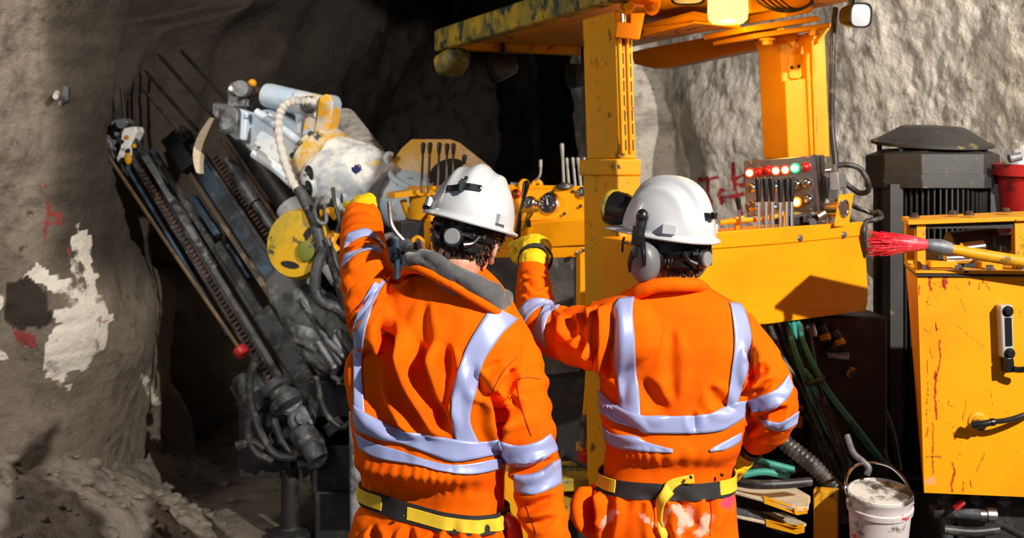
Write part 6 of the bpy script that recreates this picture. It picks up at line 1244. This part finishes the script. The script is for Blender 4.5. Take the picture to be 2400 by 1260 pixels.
# blue rag
g = G(); g.ball(at(840, 400, 5.68), (.045, .03, .03)); 
for v in g.bm.verts: v.co += Vector(((hsh(np.array([int(v.co.x*3000)]), np.array([int(v.co.z*3000)]), np.array([1]), 3)[0])*.012, 0, (hsh(np.array([int(v.co.x*3000)]), np.array([int(v.co.z*3000)]), np.array([5]), 3)[0])*.012))
rg = tag(obj('rag', g, mat('blue_rag', (.012, .018, .10), .9), None, 0, 180), 'small dark blue rag on the pale boom knuckle', 'rag'); rebase(rg, at(840, 408, 5.70))
# ribbed white hose
P = catmull([at(*q) for q in [(742, 240, 5.74), (715, 236, 5.74), (685, 238, 5.74), (662, 254, 5.74), (653, 285, 5.74), (656, 330, 5.74), (668, 380, 5.72), (685, 425, 5.70), (705, 455, 5.68)]], 14); g = G(); g.tube(P, [.019+(.0045 if (i//3) % 2 else 0) for i in range(len(P))], 14)
wh = tag(obj('wrapped_hose', g, mat('grubby_white_hose_wrap', (.58, .55, .50), .75, var=[((.3, .28, .25), 12, .5, .66)]), None, 0, 60), 'spiral-wrapped white hose hanging from the yellow yoke of the boom', 'hose'); rebase(wh, P[-1])
# round cradle plate
CR = thing_at('rotation_plate', 690, 5.75, 1.2, 'round yellow slotted plate below the boom knuckle', 'plate')
M['cradle'] = mat('scraped_yellow_plate', (.66, .37, .008), .55, var=[((.40, .30, .02), 5, .45, .6), ((.05, .045, .03), 9, .58, .66), ((.30, .29, .24), 12, .62, .72)], bmp=[(26, .25, .004)])
cc = at(706, 572, 5.70); q = Vector((-.42, -1, .12)).normalized(); g = G(); g.lathe(cc, q, [(.175, 0), (.178, .012), (.165, .03), (.165, .055), (.05, .06)], 44); dk = obj('disc', g, M['cradle'], CR, 0, 40)
uq = q.cross(UP).normalized(); vq = uq.cross(q); g = G()
for (x, y, w_, h_, an) in ((-.062, .035, .020, .055, 30), (.02, -.105, .055, .018, 8)):
    g = G(); c_ = cc+uq*x+vq*y+q*.0555; ca_, sa_ = math.cos(R(an)), math.sin(R(an)); pts = [c_+(uq*(w_*math.cos(t)*ca_-h_*math.sin(t)*sa_)+vq*(w_*math.cos(t)*sa_+h_*math.sin(t)*ca_)) for t in np.linspace(0, 6.283, 25)[:-1]]; g.prism(pts, q*.004); obj('slot', g, M['dark'], dk)
g = G(); g.lathe(cc+uq*-.075+vq*-.035, q, [(.05, .04), (.05, .075), (.035, .08)], 24); obj('hub', g, mat('greenish_yellow_paint', (.16, .18, .02), .5, var=[((.06, .06, .03), 12, .52, .64)]), CR)
g = G(); quad(g, [(640, 600, 5.72), (735, 610, 5.66), (735, 640, 5.66), (650, 632, 5.72)], (0.02, .12, 0)); obj('foot', g, M['cradle'], CR, .008)
# dark hoses around the knuckle
KB = 'hoses draped round the boom knuckle'
for p, r_, m_, lb in (([(700, 440, 5.68), (718, 475, 5.66), (738, 520, 5.62), (752, 575, 5.6), (758, 620, 5.6)], .030, 'grime', 'thick grey hose continuing down from the white wrapped one'), ([(760, 580, 5.58), (742, 630, 5.56), (740, 680, 5.56), (758, 710, 5.56), (790, 722, 5.56), (815, 750, 5.6)], .028, 'grime', 'thick ribbed hose bending below the yellow round plate'), ([(765, 560, 5.6), (785, 620, 5.58), (800, 670, 5.56), (812, 720, 5.56)], .032, 'rubber', 'thick black hose beside the left person\'s raised sleeve'), ([(745, 470, 5.58), (738, 485, 5.56), (740, 510, 5.56), (755, 524, 5.56), (765, 515, 5.58), (760, 480, 5.6)], .010, 'greysteel', 'thin grey hose loop hanging by the pin bosses'), ([(780, 440, 5.58), (785, 480, 5.55), (795, 520, 5.54), (788, 545, 5.55)], .010, 'rubber', 'thin black hose hanging in front of the knuckle'), ([(755, 500, 5.62), (775, 495, 5.6), (790, 510, 5.6)], .022, 'yellow_worn', 'short yellow pipe below the pin bosses'), ([(785, 545, 5.62), (775, 570, 5.6), (790, 590, 5.6)], .026, 'yellow_worn', 'yellow bent pipe behind the raised sleeve')):
    hose(p, r_, m_, lb, 'hose', 'boom_hose', KB)

# ---------------- feeds: long rails with a rock drill at the foot
class Feed:
    def __init__(s, p0, p1, name, label):
        s.a, s.b = at(*p0), at(*p1); s.d = (s.b-s.a).normalized(); s.L = (s.b-s.a).length; s.n = (Vector((0, -1, 0))-s.d*Vector((0, -1, 0)).dot(s.d)).normalized(); s.s = s.d.cross(s.n).normalized()
        if s.s.x < 0: s.s = -s.s
        s.q = Matrix((s.d, s.s, s.n)).transposed(); s.t = thing(name, s.b, label, 'drill feed')
    def P(s, t, o, h=0): return s.a+s.d*(t*s.L)+s.s*o+s.n*h
    def bar(s, g, t0, t1, o, w, h0, dp): c = s.P((t0+t1)/2, o, h0+dp/2); g.box(c, ((t1-t0)*s.L, w, dp), s.q); return g
    def rod(s, g, t0, t1, o, r, h, o1=None): g.tube([s.P(t0, o, h), s.P(t1, o if o1 is None else o1, h)], r, 14); return g
    def add(s, name, g, m, bev=.006, **k): return obj(name, g, M[m], s.t, bev, **k)
f = Feed((292, 335, 6.7), (745, 1075, 5.95), 'drill_feed', 'outer rock drill feed, leftmost of the two, its foot near the floor')
g = G(); f.bar(g, 0, .98, .02, .10, -.06, .06); f.add('rail', g, 'grime')
g = G(); f.bar(g, .02, .98, .07, .035, 0, .05); f.add('slide', g, 'greysteel')
g = G(); f.bar(g, .03, .62, -.055, .018, .02, .02); f.add('edge_strip', g, 'bluesteel')
g = G(); f.bar(g, .06, .98, .115, .035, -.03, .03); f.add('side_channel', g, 'grime')
g = G()
for k in range(56): f.bar(g, .10+k*.0135, .107+k*.0135, .008, .030, 0, .014)
f.add('chain', g, 'rust', 0)
g = G(); f.bar(g, .40, .80, .155, .05, -.02, .05); f.bar(g, .62, .98, .17, .11, -.04, .08); f.add('hose_tray', g, 'grime')
g = G(); g.tube([at(248, 358, 6.6), at(405, 590, 6.3), at(562, 818, 6.02)], .0115, 10); obj('drill_steel', g, mat('rusty_brown_drill_steel', (.17, .115, .06), .55, .4, var=[((.09, .06, .035), 6, .45, .6)]), f.t)
g = G(); g.lathe(at(560, 814, 6.02), f.d, [(.035, 0), (.042, .01), (.042, .04), (.034, .05)], 22); obj('collar', g, M['red'], f.t)['label'] = 'red ring at the top of the rock drill'
# centraliser at the head
for pts, m_ in (([(205, 322), (216, 310), (244, 316), (262, 335), (262, 352), (236, 338), (222, 340), (214, 356), (206, 348)], 'greysteel'), ([(284, 312), (290, 300), (316, 296), (320, 308), (302, 345), (296, 372), (276, 384), (272, 370), (282, 345)], 'whitegrey'), ([(220, 352), (236, 340), (262, 352), (270, 372), (250, 384), (228, 372)], 'dark'), ([(228, 374), (250, 384), (246, 408), (238, 400)], 'grime'), ([(258, 285), (270, 280), (290, 276), (300, 286), (290, 298), (270, 300), (276, 316), (268, 322)], 'greysteel')):
    g = G(); quad(g, [(a_, b_, 6.62) for a_, b_ in pts], (.02, .09, 0)); obj('centraliser', g, M[m_], f.t, .006)
g = G(); g.lathe(at(285, 290, 6.58), (0, -1, 0), [(.030, 0), (.026, .02), (.014, .02)], 20); g.lathe(at(234, 340, 6.58), (0, -1, 0), [(.034, 0), (.028, .02), (.012, .022)], 20); obj('pivot_pin', g, M['greysteel'], f.t)
for x, y in ((300, 372), (314, 342), (296, 322), (236, 341)):
    g = G(); g.ball(at(x, y, 6.55), (.022 if x == 300 else .014, .02, .035 if x == 300 else .014)); obj('yellow_tip', g, M['yellow_worn'], f.t)
# rock drill
def drifter(f, o, t0, k=1.0):
    p = lambda t, oo=0, h=0: f.P(t, o+oo, h)
    g = G(); g.lathe(p(t0), f.d, [(.035, -.02), (.06*k, .02), (.075*k, .06), (.075*k, .20), (.085*k, .21), (.085*k, .30), (.07*k, .31), (.07*k, .55), (.05*k, .58)], 28); f.bar(g, t0+.05, t0+.34, o, .15*k, -.10, .10); dr = f.add('rock_drill', g, 'grime', .004)
    return dr
g = G(); p = f.P(.735, -.115, .05); dd = f.d; g.lathe(p, dd, [(.04, -.02), (.065, .02), (.07, .08), (.085, .10), (.085, .22), (.07, .24), (.07, .32), (.055, .34)], 28); g.box(p+dd*.2-f.n*.08, (.42, .17, .12), f.q); dr = f.add('rock_drill', g, 'grime', .004)
for (x, y, r_) in ((676, 938, .072), (708, 980, .072)):
    g = G(); ax_ = Vector((.25, -1, .35)).normalized(); o_ = at(x, y, 5.84); g.lathe(o_-ax_*.10, ax_, [(r_*.9, 0), (r_, .03), (r_, .085), (r_*.8, .105), (r_*.45, .112), (r_*.45, .13), (.004, .135)], 30); obj('accumulator', g, M['greysteel'], dr)
g = G(); g.lathe(at(640, 895, 5.86), f.d, [(.06, 0), (.085, .01), (.085, .05), (.06, .06), (.06, .10), (.085, .11), (.085, .15), (.06, .16)], 26); obj('ribbed_neck', g, M['grime'], dr, 0, 40)
g = G(); g.lathe(at(700, 1000, 5.86), f.d, [(.05, 0), (.07, .02), (.07, .10), (.055, .12), (.055, .20)], 24); g.ball(at(738, 1040, 5.9), (.06, .06, .07)); obj('end_cap', g, M['grime'], dr)
g = G()
for p_ in ([(600, 830), (585, 900), (600, 990), (640, 1060), (690, 1070), (712, 1040)], [(640, 980), (660, 1030), (690, 1062), (720, 1060)], [(590, 960), (580, 1010), (600, 1060), (640, 1080)], [(730, 1030), (760, 1060), (740, 1090), (700, 1085)], [(555, 1045), (590, 1035), (620, 1050)]): g.ptube([(a_, b_, 5.86) for a_, b_ in p_], .022, 10, 6)
f.add('drill_hose', g, 'rubber', 0)
g = G(); f.bar(g, .78, 1.0, .02, .30, -.16, .10); g.box(at(760, 1085, 6.05), (.20, .16, .16)); g.box(at(630, 1010, 6.1), (.28, .2, .45)); f.add('foot', g, 'dark')
g = G(); g.lathe(Vector((at(680, 0, 6.0).x, 6.0, 0)), UP, [(.12, -.02), (.12, .02), (.05, .04), (.045, .35)], 20); f.add('ground_stinger', g, 'dark')

f2 = Feed((430, 330, 6.75), (880, 1010, 6.0), 'drill_feed', 'inner rock drill feed, right of the other, partly behind the left person')
g = G(); f2.bar(g, -.02, .95, .0, .11, -.08, .07); f2.add('rail', g, 'bluesteel')
g = G(); f2.bar(g, .0, .95, -.07, .03, -.02, .05); f2.add('slide', g, 'greysteel')
g = G(); f2.bar(g, .05, .95, .055, .03, -.02, .04); f2.add('side_channel', g, 'grime')
g = G()
for k in range(44): f2.bar(g, .10+k*.0135, .107+k*.0135, .10, .032, -.01, .02)
f2.add('chain', g, 'rust', 0)
g = G(); f2.bar(g, .02, .10, -.04, .10, -.03, .12); f2.bar(g, -.03, .02, -.02, .16, -.08, .14); f2.add('centraliser', g, 'dark')
g = G(); f2.rod(g, .0, .40, .30, .075, -.02, .30); f2.add('feed_cylinder', g, 'dark', 0)
g = G(); f2.rod(g, .36, .52, .30, .088, -.02, .30); g.tube([f2.P(.5, .30, -.02), f2.P(.62, .30, -.02)], .06, 18); f2.add('cylinder_gland', g, 'bluegrey', 0)
g = G(); f2.rod(g, .08, .60, .20, .014, .02); f2.add('rusty_pipe', g, 'rust', 0)
g = G(); f2.rod(g, .14, .66, .155, .030, .02); f2.rod(g, .18, .30, .155, .045, .02); f2.add('hose_pipe', g, 'greysteel', 0)
for q_ in ((.16, .30, -.135, .04), (.34, .46, -.13, .05), (.56, .64, -.12, .06)): g = G(); f2.bar(g, *q_, -.04, .06); f2.add('blue_block', g, 'bluesteel')
g = G(); vs = []
for k in range(13):
    t = k/12; x = 497-36*math.sin(t*2.1)-t*2; y = 276+t*130; w_ = 4+6.5*math.sin(.25+t*2.7)
    vs += [(x, y, w_)]
quad(g, [(x+w_*.9, y+w_*.3, 6.2) for x, y, w_ in vs]+[(x-w_*.9, y-w_*.3, 6.2) for x, y, w_ in vs[::-1]], (.01, .05, 0)); f2.add('curved_guard', g, 'cream', .003)['label'] = 'curved tan guard at the feed head'
f2.t.children[-1].data.materials[0] = mat('tan_guard', (.15, .115, .075), .7, var=[((.12, .09, .06), 8, .5, .65)])
# second rock drill, chalky
g = G(); g.ptube([(655, 640, 6.0), (690, 690, 5.95), (745, 760, 5.9), (810, 840, 5.9)], [.09, .12, .17, .15], 26, 4); me_ = to_mesh(g, .012, 3); V, n = co_of(me_); set_co(me_, V+n*(.014*fbm(V*16, 3, 28))[:, None]); dr2 = link('rock_drill', me_, mat('chalky_dark_drill', (.16, .17, .17), .7, var=[((.06, .065, .065), 7, .45, .62), ((.34, .35, .34), 10, .58, .72)], bmp=[(30, .4, .006)]), f2.t, 180)
g = G()
for k in range(4): g.tube([at(745+k*16, 800-k*9, 5.74), at(785+k*16, 862-k*9, 5.74)], .018, 10)
obj('tie_bolt', g, M['greysteel'], dr2); g = G(); g.tube([at(700, 700, 5.76), at(770, 800, 5.72), at(820, 850, 5.72)], .015, 10); obj('pipe', g, M['greysteel'], dr2)
g = G()
for p_ in ([(820, 860), (800, 890), (780, 880), (790, 860)], [(740, 880), (760, 960), (800, 1000), (830, 980)], [(815, 840), (830, 880), (815, 900), (790, 895)]): g.ptube([(a_, b_, 5.75) for a_, b_ in p_], .016, 10, 6)
f2.add('drill_hose', g, 'rubber', 0)
g = G(); g.box(at(790, 960, 6.05), (.28, .2, .35)); g.box(at(790, 1060, 6.05), (.24, .2, .45)); g.box(Vector((at(790, 0, 6.05).x, 6.05, .12)), (.2, .25, .26)); f2.add('foot', g, 'dark', .012)
g = G(); g.ball(at(825, 888, 5.72), (.02, .02, .03)); f2.add('yellow_tip', g, 'yellow_worn', 0)
sp = tag(obj('prop_post', G().tube([at(833, 965, 4.9), Vector((at(840, 0, 4.9).x, 4.9, -.03))], [.028, .030], 18), mat('grey_concrete_post', (.24, .24, .24), .9, var=[((.08, .08, .08), 12, .48, .62), ((.5, .5, .48), 20, .6, .72)], bmp=[(30, .5, .006)]), None, 0, 60), 'mottled grey post standing beside the left person\'s hip', 'post')
# drill rods
RG = 'long dark drill rods slanting over the feeds'
for (x0, y0, Y0, x1, y1, Y1_, lb, r_) in ((424, 118, 6.8, 534, 236, 6.35, 'upper right one of four long dark drill rods above the feeds', .012), (372, 127, 6.85, 505, 278, 6.4, 'longest of four dark drill rods above the feeds, second from the right', .012), (340, 165, 6.85, 462, 305, 6.45, 'dark drill rod second from the left above the feeds', .012), (331, 205, 6.85, 425, 312, 6.5, 'lowest and leftmost of four dark drill rods above the feeds', .010)):
    g = G(); a_, b_ = at(x0, y0, Y0), at(x1, y1, Y1_); d = (b_-a_).normalized(); g.tube([a_, a_+d*.03, a_+d*.031, b_], [r_*.5, r_, r_, r_], 10); o_ = tag(obj('drill_rod', g, M['dark'] if r_ > .011 else M['rust'], None, 0, 40), lb, 'drill rod', RG); rebase(o_, b_)
for (x0, y0, x1, y1, lb) in ((221, 244, 228, 306, 'shortest of three rock bolts left of the feed head'), (243, 214, 258, 305, 'middle of three rock bolts standing behind the feed head'), (285, 207, 293, 282, 'right one of three rock bolts behind the feed head')):
    g = G(); g.tube([at(x0, y0, 6.75), at(x1, y1, 6.7)], .011, 10); o_ = tag(obj('rock_bolt', g, M['dark']), lb, 'rock bolt', 'rock bolts behind the feed head'); rebase(o_, at(x1, y1, 6.7))

t = thing('anchor_plate', at(142, 225, 5.55), 'small dark anchor plate with a bolt stub on the left wall', 'anchor plate'); g = G(); g.prism([at(*p, 5.56) for p in ((122, 200), (140, 192), (160, 204), (158, 236), (140, 250), (126, 232))], (0, .12, 0)); pl_ = obj('plate', g, M['grime'], t, .004); g = G(); g.tube([at(134, 218, 5.52), at(130, 226, 5.44)], .014, 10); obj('bolt_stub', g, M['alloy'], t)
